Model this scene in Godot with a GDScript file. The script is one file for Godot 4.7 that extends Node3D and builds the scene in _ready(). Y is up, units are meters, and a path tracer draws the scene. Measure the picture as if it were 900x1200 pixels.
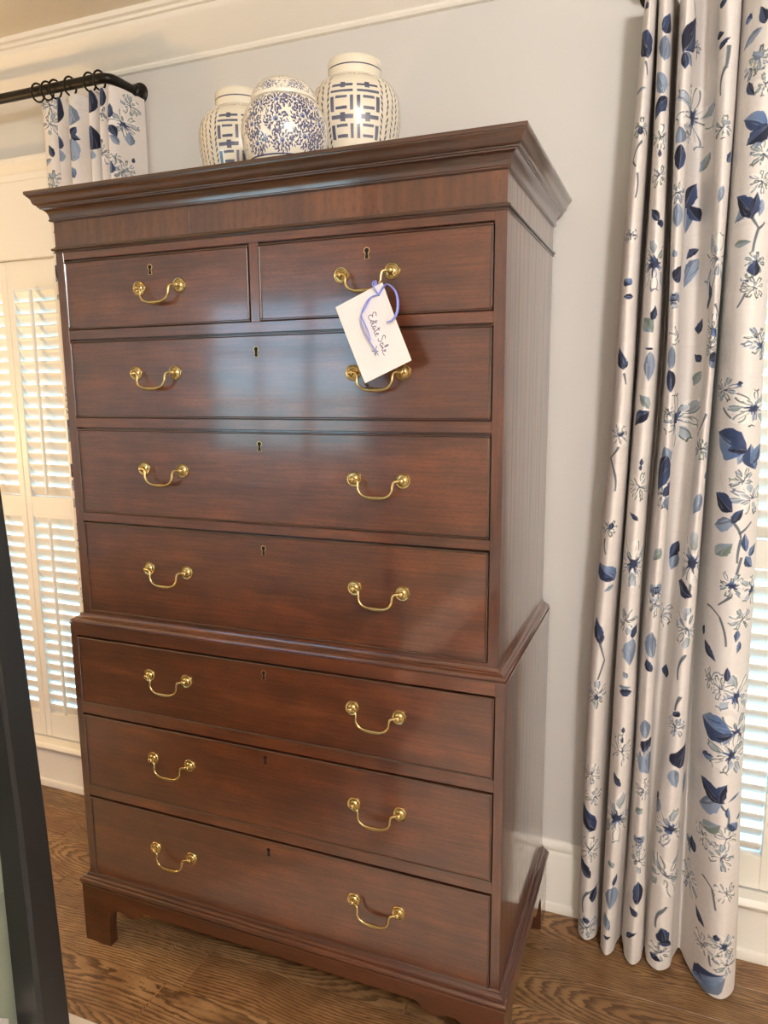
extends Node3D
# A mahogany chest-on-chest between two shuttered windows. Metres, y up, x along the window wall, z into the room.

const WALL := -0.562          # face of the window wall
const CEIL := 2.492
const LEFT := -2.45
const RIGHT := 3.1
const REAR := 3.45            # face of the wall behind the camera
const CHEST_W := 1.10

var M := {}
var rng := RandomNumberGenerator.new()


# ---------------------------------------------------------------- geometry
class Geo:
	var v := PackedVector3Array()
	var n := PackedVector3Array()
	var t := PackedVector2Array()
	var grain := 0
	var off := Vector2.ZERO

	func _init(grain_axis := 0, offset := Vector2.ZERO) -> void:
		grain = grain_axis
		off = offset

	func uv_of(p: Vector3, nf: Vector3) -> Vector2:
		var a := nf.abs()
		var d := 0 if a.x > a.y and a.x > a.z else (1 if a.y > a.z else 2)
		var u := grain if d != grain else (grain + 1) % 3
		return Vector2(p[u], p[3 - d - u]) + off

	func tri_uv(a: Vector3, b: Vector3, c: Vector3, na: Vector3, nb: Vector3, nc: Vector3, ta: Vector2, tb: Vector2, tc: Vector2) -> void:
		var nf := (b - a).cross(c - a)
		if nf.length_squared() < 1e-20:
			return
		if nf.dot(na + nb + nc) > 0.0:
			v.append_array([a, c, b]); n.append_array([na, nc, nb]); t.append_array([ta, tc, tb])
		else:
			v.append_array([a, b, c]); n.append_array([na, nb, nc]); t.append_array([ta, tb, tc])

	func tri(a: Vector3, b: Vector3, c: Vector3, na: Vector3, nb: Vector3, nc: Vector3) -> void:
		var m := na + nb + nc
		tri_uv(a, b, c, na, nb, nc, uv_of(a, m), uv_of(b, m), uv_of(c, m))

	func quad(a: Vector3, b: Vector3, c: Vector3, d: Vector3, m: Vector3) -> void:
		tri(a, b, c, m, m, m)
		tri(a, c, d, m, m, m)

	func quad_uv(p: Array, m: Array, q: Array) -> void:
		tri_uv(p[0], p[1], p[2], m[0], m[1], m[2], q[0], q[1], q[2])
		tri_uv(p[0], p[2], p[3], m[0], m[2], m[3], q[0], q[2], q[3])

	# a box with chamfered edges
	func box(lo: Vector3, hi: Vector3, b := 0.001) -> void:
		b = minf(b, 0.45 * minf(hi.x - lo.x, minf(hi.y - lo.y, hi.z - lo.z)))
		var at := func(s: Vector3, d: int) -> Vector3:
			var p := Vector3.ZERO
			for k in 3:
				var e := hi[k] if s[k] > 0.0 else lo[k]
				p[k] = e if k == d else e - s[k] * b
			return p
		for d in 3:
			var e := (d + 1) % 3
			var f := (d + 2) % 3
			for s: float in [-1.0, 1.0]:
				var m := Vector3.ZERO
				m[d] = s
				var ps := []
				for q: Vector2 in [Vector2(-1, -1), Vector2(1, -1), Vector2(1, 1), Vector2(-1, 1)]:
					var sg := Vector3.ZERO
					sg[d] = s; sg[e] = q.x; sg[f] = q.y
					ps.append(at.call(sg, d))
				quad(ps[0], ps[1], ps[2], ps[3], m)
				for s2: float in [-1.0, 1.0]:      # edges that run along f, between faces d and e
					var a := Vector3.ZERO
					a[d] = s; a[e] = s2; a[f] = -1.0
					var c := a
					c[f] = 1.0
					var mm := Vector3.ZERO
					mm[d] = s; mm[e] = s2
					quad(at.call(a, d), at.call(c, d), at.call(c, e), at.call(a, e), mm.normalized())
		for sx: float in [-1.0, 1.0]:
			for sy: float in [-1.0, 1.0]:
				for sz: float in [-1.0, 1.0]:
					var sg := Vector3(sx, sy, sz)
					var m := sg.normalized()
					tri(at.call(sg, 0), at.call(sg, 1), at.call(sg, 2), m, m, m)

	# normals at both ends of each stretch of a profile; corners sharper than 35 degrees stay sharp
	static func profile_normals(p: PackedVector2Array, closed := false) -> Array:
		var seg := []
		var c := p.size() if closed else p.size() - 1
		for i in c:
			var d := (p[(i + 1) % p.size()] - p[i]).normalized()
			seg.append(Vector2(d.y, -d.x))
		var res := []
		for i in c:
			var s: Vector2 = seg[i]
			var a := s
			var b := s
			var prev := i - 1 if i > 0 else (c - 1 if closed else -1)
			var next := i + 1 if i < c - 1 else (0 if closed else -1)
			if prev >= 0 and s.dot(seg[prev]) > 0.8:
				a = (s + seg[prev]).normalized()
			if next >= 0 and s.dot(seg[next]) > 0.8:
				b = (s + seg[next]).normalized()
			res.append([a, b])
		return res

	# a turned shape: profile of (radius, height) from bottom to top
	func lathe(p: PackedVector2Array, segs: int, xf := Transform3D(), wobble := 0.0, lobes := 0) -> void:
		var pn := profile_normals(p)
		var len_ := [0.0]
		for i in p.size() - 1:
			len_.append(len_[i] + p[i].distance_to(p[i + 1]))
		var total: float = len_[-1]
		for i in p.size() - 1:
			for k in segs:
				var ps := []
				var ns := []
				var qs := []
				for c: Vector2i in [Vector2i(0, 0), Vector2i(1, 0), Vector2i(1, 1), Vector2i(0, 1)]:
					var j := i + c.y
					var ang := TAU * float(k + c.x) / segs
					var m: Vector2 = pn[i][c.y]
					var r := p[j].x
					var y := p[j].y
					if lobes > 0 and j > 0 and j < p.size() - 1:
						y += wobble * cos(ang * lobes) * clampf(r / p[0].x, 0.0, 1.0)
					ps.append(xf * Vector3(r * sin(ang), y, r * cos(ang)))
					ns.append((xf.basis * Vector3(m.x * sin(ang), m.y, m.x * cos(ang))).normalized())
					qs.append(Vector2(float(k + c.x) / segs, 1.0 - len_[j] / total))
				quad_uv(ps, ns, qs)

	# a bar swept along points; one radius for each point
	func tube(path: PackedVector3Array, radii: PackedFloat32Array, segs := 8, closed := false, flat := 1.0) -> void:
		var c := path.size()
		var frames := []
		var side := Vector3.ZERO
		for i in c:
			var a := path[(i - 1 + c) % c] if closed else path[maxi(i - 1, 0)]
			var b := path[(i + 1) % c] if closed else path[mini(i + 1, c - 1)]
			var d := (b - a).normalized()
			if side == Vector3.ZERO:
				side = d.cross(Vector3.UP if absf(d.y) < 0.9 else Vector3.RIGHT).normalized()
			side = (side - d * side.dot(d)).normalized()
			frames.append([side, d.cross(side), d])
		var run := 0.0
		for i in (c if closed else c - 1):
			var j := (i + 1) % c
			var step := path[i].distance_to(path[j])
			for k in segs:
				var ps := []
				var ns := []
				var qs := []
				for q: Vector2i in [Vector2i(0, 0), Vector2i(1, 0), Vector2i(1, 1), Vector2i(0, 1)]:
					var w := j if q.y else i
					var ang := TAU * float(k + q.x) / segs
					var f: Array = frames[w]
					var o: Vector3 = f[0] * cos(ang) + f[1] * sin(ang) * flat
					var m: Vector3 = f[0] * cos(ang) * flat + f[1] * sin(ang)
					ps.append(path[w] + o * radii[w])
					ns.append(m.normalized())
					qs.append(Vector2(run + step * q.y, float(k + q.x) / segs * 0.05) + off)
				quad_uv(ps, ns, qs)
			run += step
		if not closed:
			for e in [0, c - 1]:
				var f: Array = frames[e]
				var m: Vector3 = f[2] * (1.0 if e else -1.0)
				for k in segs:
					var a: float = TAU * k / segs
					var b: float = TAU * (k + 1) / segs
					tri(path[e], path[e] + (f[0] * cos(a) + f[1] * sin(a) * flat) * radii[e], path[e] + (f[0] * cos(b) + f[1] * sin(b) * flat) * radii[e], m, m, m)

	# a moulding: profile of (outwards, height) from bottom to top, swept round a plan path of (x, z) with mitred corners
	func moulding(path: PackedVector2Array, p: PackedVector2Array, side := 1.0, close_profile := true) -> void:
		var dirs := []
		for i in path.size() - 1:
			var d := (path[i + 1] - path[i]).normalized()
			dirs.append(Vector2(-d.y, d.x) * side)
		var mit := []
		for i in path.size():
			var a: Vector2 = dirs[maxi(i - 1, 0)]
			var b: Vector2 = dirs[mini(i, dirs.size() - 1)]
			mit.append((a + b) / (1.0 + a.dot(b)))
		var prof := p
		var pn := profile_normals(prof, close_profile)
		var run := 0.0
		for i in path.size() - 1:
			var step := path[i].distance_to(path[i + 1])
			var o: Vector2 = dirs[i]
			var arc := 0.0
			for j in pn.size():
				var j2 := (j + 1) % prof.size()
				var dl := prof[j].distance_to(prof[j2])
				var ps := []
				var ns := []
				var qs := []
				for q: Vector2i in [Vector2i(0, 0), Vector2i(1, 0), Vector2i(1, 1), Vector2i(0, 1)]:
					var e: Vector2 = path[i + q.x] + mit[i + q.x] * prof[j2 if q.y else j].x
					ps.append(Vector3(e.x, prof[j2 if q.y else j].y, e.y))
					var m: Vector2 = pn[j][q.y]
					ns.append(Vector3(o.x * m.x, m.y, o.y * m.x).normalized())
					qs.append(Vector2(run + step * q.x, arc + dl * q.y) + off)
				quad_uv(ps, ns, qs)
				arc += dl
			run += step
		if close_profile:
			var tris := Geometry2D.triangulate_polygon(prof)
			for e in [0, path.size() - 1]:
				var d := (path[1] - path[0]).normalized() * -1.0 if e == 0 else (path[e] - path[e - 1]).normalized()
				var m := Vector3(d.x, 0, d.y)
				for k in range(0, tris.size(), 3):
					var w := []
					for z in 3:
						var pp := prof[tris[k + z]]
						var at2: Vector2 = path[e] + mit[e] * pp.x
						w.append(Vector3(at2.x, pp.y, at2.y))
					tri(w[0], w[1], w[2], m, m, m)

	# an outline in the plane of xf's x and y, given thickness along its z
	func slab(p: PackedVector2Array, z0: float, z1: float, xf := Transform3D()) -> void:
		var tris := Geometry2D.triangulate_polygon(p)
		for s: float in [z0, z1]:
			var m := (xf.basis * Vector3(0, 0, 1.0 if s == maxf(z0, z1) else -1.0)).normalized()
			for k in range(0, tris.size(), 3):
				tri(xf * Vector3(p[tris[k]].x, p[tris[k]].y, s), xf * Vector3(p[tris[k + 1]].x, p[tris[k + 1]].y, s), xf * Vector3(p[tris[k + 2]].x, p[tris[k + 2]].y, s), m, m, m)
		var turn := -1.0 if Geometry2D.is_polygon_clockwise(p) else 1.0
		var pn := profile_normals(p, true)
		for i in p.size():
			var j := (i + 1) % p.size()
			var na: Vector3 = (xf.basis * Vector3(pn[i][0].x, pn[i][0].y, 0)).normalized() * turn
			var nb: Vector3 = (xf.basis * Vector3(pn[i][1].x, pn[i][1].y, 0)).normalized() * turn
			var a := xf * Vector3(p[i].x, p[i].y, z0)
			var b := xf * Vector3(p[j].x, p[j].y, z0)
			var c := xf * Vector3(p[j].x, p[j].y, z1)
			var d := xf * Vector3(p[i].x, p[i].y, z1)
			tri(a, b, c, na, nb, nb)
			tri(a, c, d, na, nb, na)

	func mesh() -> ArrayMesh:
		var st := SurfaceTool.new()
		st.begin(Mesh.PRIMITIVE_TRIANGLES)
		for i in v.size():
			st.set_normal(n[i]); st.set_uv(t[i]); st.add_vertex(v[i])
		st.index()
		st.generate_tangents()
		return st.commit()


# ---------------------------------------------------------------- objects
func build(called: String, g: Geo, mat: Material, parent: Node = null) -> MeshInstance3D:
	var o := MeshInstance3D.new()
	o.name = called
	o.mesh = g.mesh()
	o.material_override = mat
	(parent if parent else self).add_child(o, true)
	return o


func thing(called: String, label: String, category: String, group := "", at := Vector3.ZERO) -> Node3D:
	var o := Node3D.new()
	o.name = called
	o.position = at
	add_child(o, true)
	tag(o, label, category, group)
	return o


func tag(o: Node, label: String, category: String, group := "") -> void:
	o.set_meta("label", label)
	o.set_meta("category", category)
	if group:
		o.set_meta("group", group)


func setting(called: String, label := "", category := "") -> Node3D:
	var o := Node3D.new()
	o.name = called
	add_child(o, true)
	o.set_meta("kind", "structure")
	if label:
		o.set_meta("label", label)
		o.set_meta("category", category)
	return o


func struct(called: String, g: Geo, mat: Material, label: String, category: String) -> MeshInstance3D:
	var o := build(called, g, mat)
	o.set_meta("kind", "structure")
	o.set_meta("label", label)
	o.set_meta("category", category)
	return o


func pts(a: Array) -> PackedVector2Array:
	var p := PackedVector2Array()
	for i in range(0, a.size(), 2):
		p.append(Vector2(a[i], a[i + 1]))
	return p


func smooth_path(a: PackedVector3Array, steps: int, closed := false) -> PackedVector3Array:
	var out := PackedVector3Array()
	var c := a.size()
	for i in (c if closed else c - 1):
		var p0 := a[(i - 1 + c) % c] if closed else a[maxi(i - 1, 0)]
		var p3 := a[(i + 2) % c] if closed else a[mini(i + 2, c - 1)]
		for k in steps:
			out.append(a[i].cubic_interpolate(a[(i + 1) % c], p0, p3, float(k) / steps))
	if not closed:
		out.append(a[c - 1])
	return out


func even(r: float, c: int) -> PackedFloat32Array:
	var out := PackedFloat32Array()
	out.resize(c)
	out.fill(r)
	return out


# ---------------------------------------------------------------- textures
func noise_image(w: int, h: int, seed_: int, freq: float, octaves := 3) -> PackedFloat32Array:
	var f := FastNoiseLite.new()
	f.noise_type = FastNoiseLite.TYPE_SIMPLEX_SMOOTH
	f.seed = seed_
	f.frequency = freq
	f.fractal_octaves = octaves
	var im := f.get_seamless_image(w, h, false, false, 0.1)
	im.convert(Image.FORMAT_RF)
	return im.get_data().to_float32_array()


func stretched(w: int, h: int, sw: int, seed_: int, freq: float, octaves := 3) -> PackedFloat32Array:
	var f := FastNoiseLite.new()
	f.noise_type = FastNoiseLite.TYPE_SIMPLEX_SMOOTH
	f.seed = seed_
	f.frequency = freq
	f.fractal_octaves = octaves
	var im := f.get_seamless_image(sw, h, false, false, 0.1)
	im.resize(w, h, Image.INTERPOLATE_CUBIC)
	im.convert(Image.FORMAT_RF)
	return im.get_data().to_float32_array()


func image_texture(w: int, h: int, data: PackedByteArray) -> ImageTexture:
	var im := Image.create_from_data(w, h, false, Image.FORMAT_RGB8, data)
	im.generate_mipmaps()
	return ImageTexture.create_from_image(im)


func mahogany_texture() -> ImageTexture:   # 1.2 m along u, 0.6 m across
	var w := 1024
	var h := 512
	var fine := stretched(w, h, 48, 3, 0.16, 4)
	var broad := stretched(w, h, 96, 8, 0.018, 2)
	var mott := noise_image(w, h, 21, 0.012, 3)
	var fleck := stretched(w, h, 200, 5, 0.45, 2)
	var data := PackedByteArray()
	data.resize(w * h * 3)
	var a := Vector3(108, 63, 38)
	var b := Vector3(158, 101, 60)
	var d := Vector3(58, 31, 20)
	for i in w * h:
		var s := clampf(0.44 * fine[i] + 0.36 * broad[i] + 0.28 * mott[i], 0.0, 1.1)
		var c := a.lerp(b, clampf((s - 0.40) * 2.2, -0.42, 1.0))
		var k := clampf((0.36 - fleck[i]) * 2.6, 0.0, 0.36)
		c = c.lerp(d, k)
		data[i * 3] = int(clampf(c.x, 0, 255)); data[i * 3 + 1] = int(clampf(c.y, 0, 255)); data[i * 3 + 2] = int(clampf(c.z, 0, 255))
	return image_texture(w, h, data)


func oak_texture() -> ImageTexture:   # 2 m along u; six boards, each 0.125 m, across v
	var w := 2048
	var h := 768
	var bw := 128
	var wav := stretched(w, h, 160, 31, 0.012, 2)
	var fine := stretched(w, h, 300, 61, 0.08, 2)
	var pore := stretched(w, h, 220, 12, 0.5, 2)
	var mott := noise_image(w, h, 77, 0.008, 2)
	var data := PackedByteArray()
	data.resize(w * h * 3)
	var light := Vector3(182, 146, 104)
	var mid := Vector3(142, 107, 72)
	var dark := Vector3(78, 54, 36)
	var heart := [0.5, 0.2, -0.5, 0.62, 1.4, 0.4]
	var rise := [46.0, -38.0, 16.0, 40.0, 10.0, -52.0]
	var base := [4.0, 44.0, 30.0, 2.0, 26.0, 50.0]
	for y in h:
		var s := y / bw
		var vy: float = (float(y % bw) / bw - heart[s]) * 62.0
		for x in w:
			var i := y * w + x
			var u := float(x) / w
			var along := wav[(s * 97 + 20) * w + x] - 0.5
			var hgt: float = base[s] + rise[s] * (0.5 - 0.5 * cos(TAU * u)) + along * 40.0 + (wav[i] - 0.5) * 5.0
			var sway: float = vy + (wav[(s * 61 + 300) * w + x] - 0.5) * 22.0
			var q := sqrt(sway * sway + hgt * hgt) / 3.5 + (fine[i] - 0.5) * 0.55
			var f := q - floorf(q)
			var ring := smoothstep(0.30, 0.86, f) * (1.0 - smoothstep(0.90, 1.0, f))
			var c := light.lerp(mid, clampf(mott[i] * 1.2 - 0.2, 0.0, 1.0))
			c = c.lerp(dark, ring * 0.64)
			var k := clampf((0.42 - pore[i]) * 4.0, 0.0, 0.5) * (0.25 + 1.1 * ring)
			c = c.lerp(dark, clampf(k, 0.0, 0.8))
			data[i * 3] = int(c.x); data[i * 3 + 1] = int(c.y); data[i * 3 + 2] = int(c.z)
	return image_texture(w, h, data)


# a painted print: filled outlines in a byte image
class Print:
	var w: int
	var h: int
	var d := PackedByteArray()
	var ks := 1.0        # widening of a motif about kx, for cloth that will hang in folds
	var kx := 0.0

	func _init(w_: int, h_: int, base: Color) -> void:
		w = w_
		h = h_
		var im := Image.create(w, h, false, Image.FORMAT_RGB8)
		im.fill(base)
		d = im.get_data()

	func put(x: int, y: int, c: Color, a: float) -> void:
		if y < 0 or y >= h:
			return
		x = posmod(x, w)
		var i := (y * w + x) * 3
		d[i] = int(lerpf(d[i], c.r8, a)); d[i + 1] = int(lerpf(d[i + 1], c.g8, a)); d[i + 2] = int(lerpf(d[i + 2], c.b8, a))

	# an outline filled from colour a (along dir, low end) to b
	func fill(p0: PackedVector2Array, a: Color, b: Color, dir := Vector2.RIGHT, alpha := 1.0) -> void:
		var p := PackedVector2Array()
		for q in p0:
			p.append(Vector2(kx + (q.x - kx) * ks, q.y))
		var lo := p[0]
		var hi := p[0]
		var dl := INF
		var dh := -INF
		for q in p:
			lo = lo.min(q); hi = hi.max(q)
			dl = minf(dl, q.dot(dir)); dh = maxf(dh, q.dot(dir))
		for y in range(int(floorf(lo.y)), int(ceilf(hi.y)) + 1):
			var cuts := PackedFloat32Array()
			var yy := y + 0.5
			for i in p.size():
				var s := p[i]
				var e := p[(i + 1) % p.size()]
				if (s.y <= yy) != (e.y <= yy):
					cuts.append(s.x + (yy - s.y) / (e.y - s.y) * (e.x - s.x))
			cuts.sort()
			for k in range(0, cuts.size() - 1, 2):
				for x in range(int(floorf(cuts[k])), int(ceilf(cuts[k + 1])) + 1):
					var cover := clampf(minf(x + 1.0, cuts[k + 1]) - maxf(x, cuts[k]), 0.0, 1.0)
					if cover > 0.0:
						put(x, y, a.lerp(b, clampf((Vector2(x, yy).dot(dir) - dl) / maxf(dh - dl, 0.001), 0.0, 1.0)), cover * alpha)

	func stroke(p: PackedVector2Array, w0: float, w1: float, c: Color, alpha := 1.0) -> void:
		var left := PackedVector2Array()
		var right := PackedVector2Array()
		for i in p.size():
			var dd := (p[mini(i + 1, p.size() - 1)] - p[maxi(i - 1, 0)]).normalized()
			var hw := lerpf(w0, w1, float(i) / maxi(p.size() - 1, 1)) * 0.5
			left.append(p[i] + Vector2(-dd.y, dd.x) * hw)
			right.append(p[i] - Vector2(-dd.y, dd.x) * hw)
		right.reverse()
		left.append_array(right)
		fill(left, c, c, Vector2.RIGHT, alpha)

	func bend(a: Vector2, b: Vector2, bulge: float, c := 8) -> PackedVector2Array:
		var out := PackedVector2Array()
		var nn := Vector2(-(b - a).y, (b - a).x)
		for i in c + 1:
			var q := float(i) / c
			out.append(a.lerp(b, q) + nn * bulge * 4.0 * q * (1.0 - q))
		return out

	func texture() -> ImageTexture:
		var im := Image.create_from_data(w, h, false, Image.FORMAT_RGB8, d)
		im.generate_mipmaps()
		return ImageTexture.create_from_image(im)


func wave_map(seed_: int, freq: float, size: int, strength: float, octaves := 2) -> NoiseTexture2D:
	var f := FastNoiseLite.new()
	f.noise_type = FastNoiseLite.TYPE_SIMPLEX_SMOOTH
	f.seed = seed_
	f.frequency = freq
	f.fractal_octaves = octaves
	var tx := NoiseTexture2D.new()
	tx.width = size
	tx.height = size
	tx.seamless = true
	tx.noise = f
	tx.as_normal_map = true
	tx.bump_strength = strength
	return tx


# ---------------------------------------------------------------- the curtain print
var navy := Color8(44, 54, 84)
var ink := Color8(31, 37, 58)
var blue := Color8(78, 106, 152)
var slate := Color8(138, 155, 181)
var sage := Color8(124, 138, 132)
var cloth := Color8(226, 220, 215)
var petal := Color8(240, 236, 231)


func leaf(p: Print, a: Vector2, b: Vector2, wr: float, dark: Color, light: Color, tipc: Color) -> void:
	var l := a.distance_to(b)
	var nn := Vector2(-(b - a).y, (b - a).x) / maxf(l, 0.01)
	var bow := rng.randf_range(-0.10, 0.10) * l
	var hw := wr * l * 0.6
	var up := PackedVector2Array()
	var mid := PackedVector2Array()
	var dn := PackedVector2Array()
	for i in 11:
		var q := i / 10.0
		var c := a.lerp(b, q) + nn * bow * 4.0 * q * (1.0 - q)
		var w := hw * pow(sin(PI * pow(q, 0.82)), 1.1) if q < 1.0 else 0.0
		mid.append(c)
		up.append(c + nn * w * rng.randf_range(0.86, 1.1))
		dn.append(c - nn * w * rng.randf_range(0.86, 1.1))
	var one := up.duplicate()
	var two := dn.duplicate()
	var rev := mid.duplicate()
	rev.reverse()
	one.append_array(rev)
	two.append_array(rev)
	var dir := (b - a).normalized()
	var flip := rng.randf() < 0.5
	p.fill(one, dark if flip else light, dark if flip else tipc, dir)
	p.fill(two, light if flip else dark, tipc if flip else dark, dir)
	for k in 3:
		var q0 := rng.randf_range(0.1, 0.4)
		var q1 := q0 + rng.randf_range(0.25, 0.5)
		var o := nn * hw * rng.randf_range(-0.6, 0.6)
		p.stroke(p.bend(a.lerp(b, q0) + o, a.lerp(b, minf(q1, 0.95)) + o * 0.4, rng.randf_range(-0.06, 0.06), 5), l * 0.05, l * 0.012, light.lerp(petal, 0.35) if k else dark.darkened(0.15), 0.55)
	p.stroke(mid, l * 0.028, l * 0.008, dark.lerp(petal, 0.5), 0.7)


func ellipse(c: Vector2, rx: float, ry: float, turn: float, jag := 0.12) -> PackedVector2Array:
	var out := PackedVector2Array()
	for k in 12:
		var a := TAU * k / 12.0
		out.append(c + (Vector2(cos(a) * rx, sin(a) * ry) * rng.randf_range(1.0 - jag, 1.0 + jag)).rotated(turn))
	return out


func flower(p: Print, c: Vector2, r: float, kind: int) -> void:
	r *= [1.5, 1.6, 1.7][kind]
	var t0 := rng.randf() * TAU
	for layer in 2:
		var count := 8 if layer == 0 else 5
		for k in count:
			var a := t0 + TAU * (k + 0.5 * layer) / count + rng.randf_range(-0.2, 0.2)
			var d := Vector2.from_angle(a)
			var rr := r * rng.randf_range(0.8, 1.05) * (1.0 if layer == 0 else 0.62)
			var o := ellipse(c + d * rr * 0.56, rr * 0.44, rr * 0.26, a, 0.14)
			p.fill(o, cloth.lerp(petal, 0.4), petal, d, 0.9)
			if kind > 0 and k % (3 if kind == 2 else 2) == 0:
				p.fill(ellipse(c + d * rr * 0.66, rr * 0.30, rr * 0.17, a, 0.25), slate.lerp(sage, rng.randf()), slate.lightened(0.35), d, 0.75)
			var line: Color = [sage.darkened(0.1), slate.darkened(0.25), sage.darkened(0.35)][rng.randi() % 3]
			for s: float in [-1.0, 1.0]:
				if rng.randf() < 0.75:
					var e := c + d * rr * rng.randf_range(0.85, 1.0) + Vector2(-d.y, d.x) * s * rr * rng.randf_range(0.02, 0.14)
					p.stroke(p.bend(c + d * rr * rng.randf_range(0.15, 0.5), e, 0.14 * s, 6), 1.0, 2.6, line, 0.8)
			if rng.randf() < 0.6:
				p.stroke(p.bend(c + d * rr * 0.3, c + d * rr * 0.75, rng.randf_range(-0.1, 0.1), 5), 1.8, 0.8, line, 0.5)
			if layer == 0 and rng.randf() < 0.5:
				var e2 := c + d * rr
				p.stroke(p.bend(e2 + d.rotated(1.5) * rr * 0.14, e2 - d.rotated(1.5) * rr * 0.14, -0.3, 5), 3.4, 1.2, line, 0.85)
	if kind == 2:
		p.fill(ellipse(c, r * 0.15, r * 0.15, 0.0, 0.35), ink, navy, Vector2.RIGHT, 0.95)
		for k in 14:
			var d := Vector2.from_angle(rng.randf() * TAU)
			p.stroke(p.bend(c + d * r * 0.1, c + d * r * rng.randf_range(0.2, 0.42), 0.1, 4), 4.5, 1.6, navy if k % 3 else blue, 0.85)
	else:
		for k in 5:
			var d := Vector2.from_angle(rng.randf() * TAU)
			p.stroke(p.bend(c, c + d * r * 0.28, 0.1, 4), 2.6, 1.2, slate.darkened(0.45), 0.8)


func rose(p: Print, c: Vector2, r: float) -> void:
	for k in 6:
		var a := TAU * k / 6.0 + 0.4
		var d := Vector2.from_angle(a)
		p.fill(ellipse(c + d * r * 0.6, r * 0.45, r * 0.32, a + PI / 2), petal if d.y > 0.2 else slate, slate if k % 2 else petal, d, 0.9)
	for k in 8:
		var d := Vector2.from_angle(rng.randf() * TAU)
		p.stroke(p.bend(c + d * r * 0.5, c + d.rotated(1.2) * r * 0.75, 0.25, 6), 4.0, 2.0, slate.darkened(0.3), 0.8)
	p.fill(ellipse(c - Vector2(0, r * 0.2), r * 0.42, r * 0.34, 0.0, 0.25), ink, navy, Vector2.DOWN)
	for k in 4:
		p.stroke(p.bend(c + Vector2((k - 1.5) * r * 0.18, -r * 0.4), c + Vector2((k - 1.5) * r * 0.2, 0.05), 0.1, 4), 3.5, 2.0, slate, 0.8)


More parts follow.
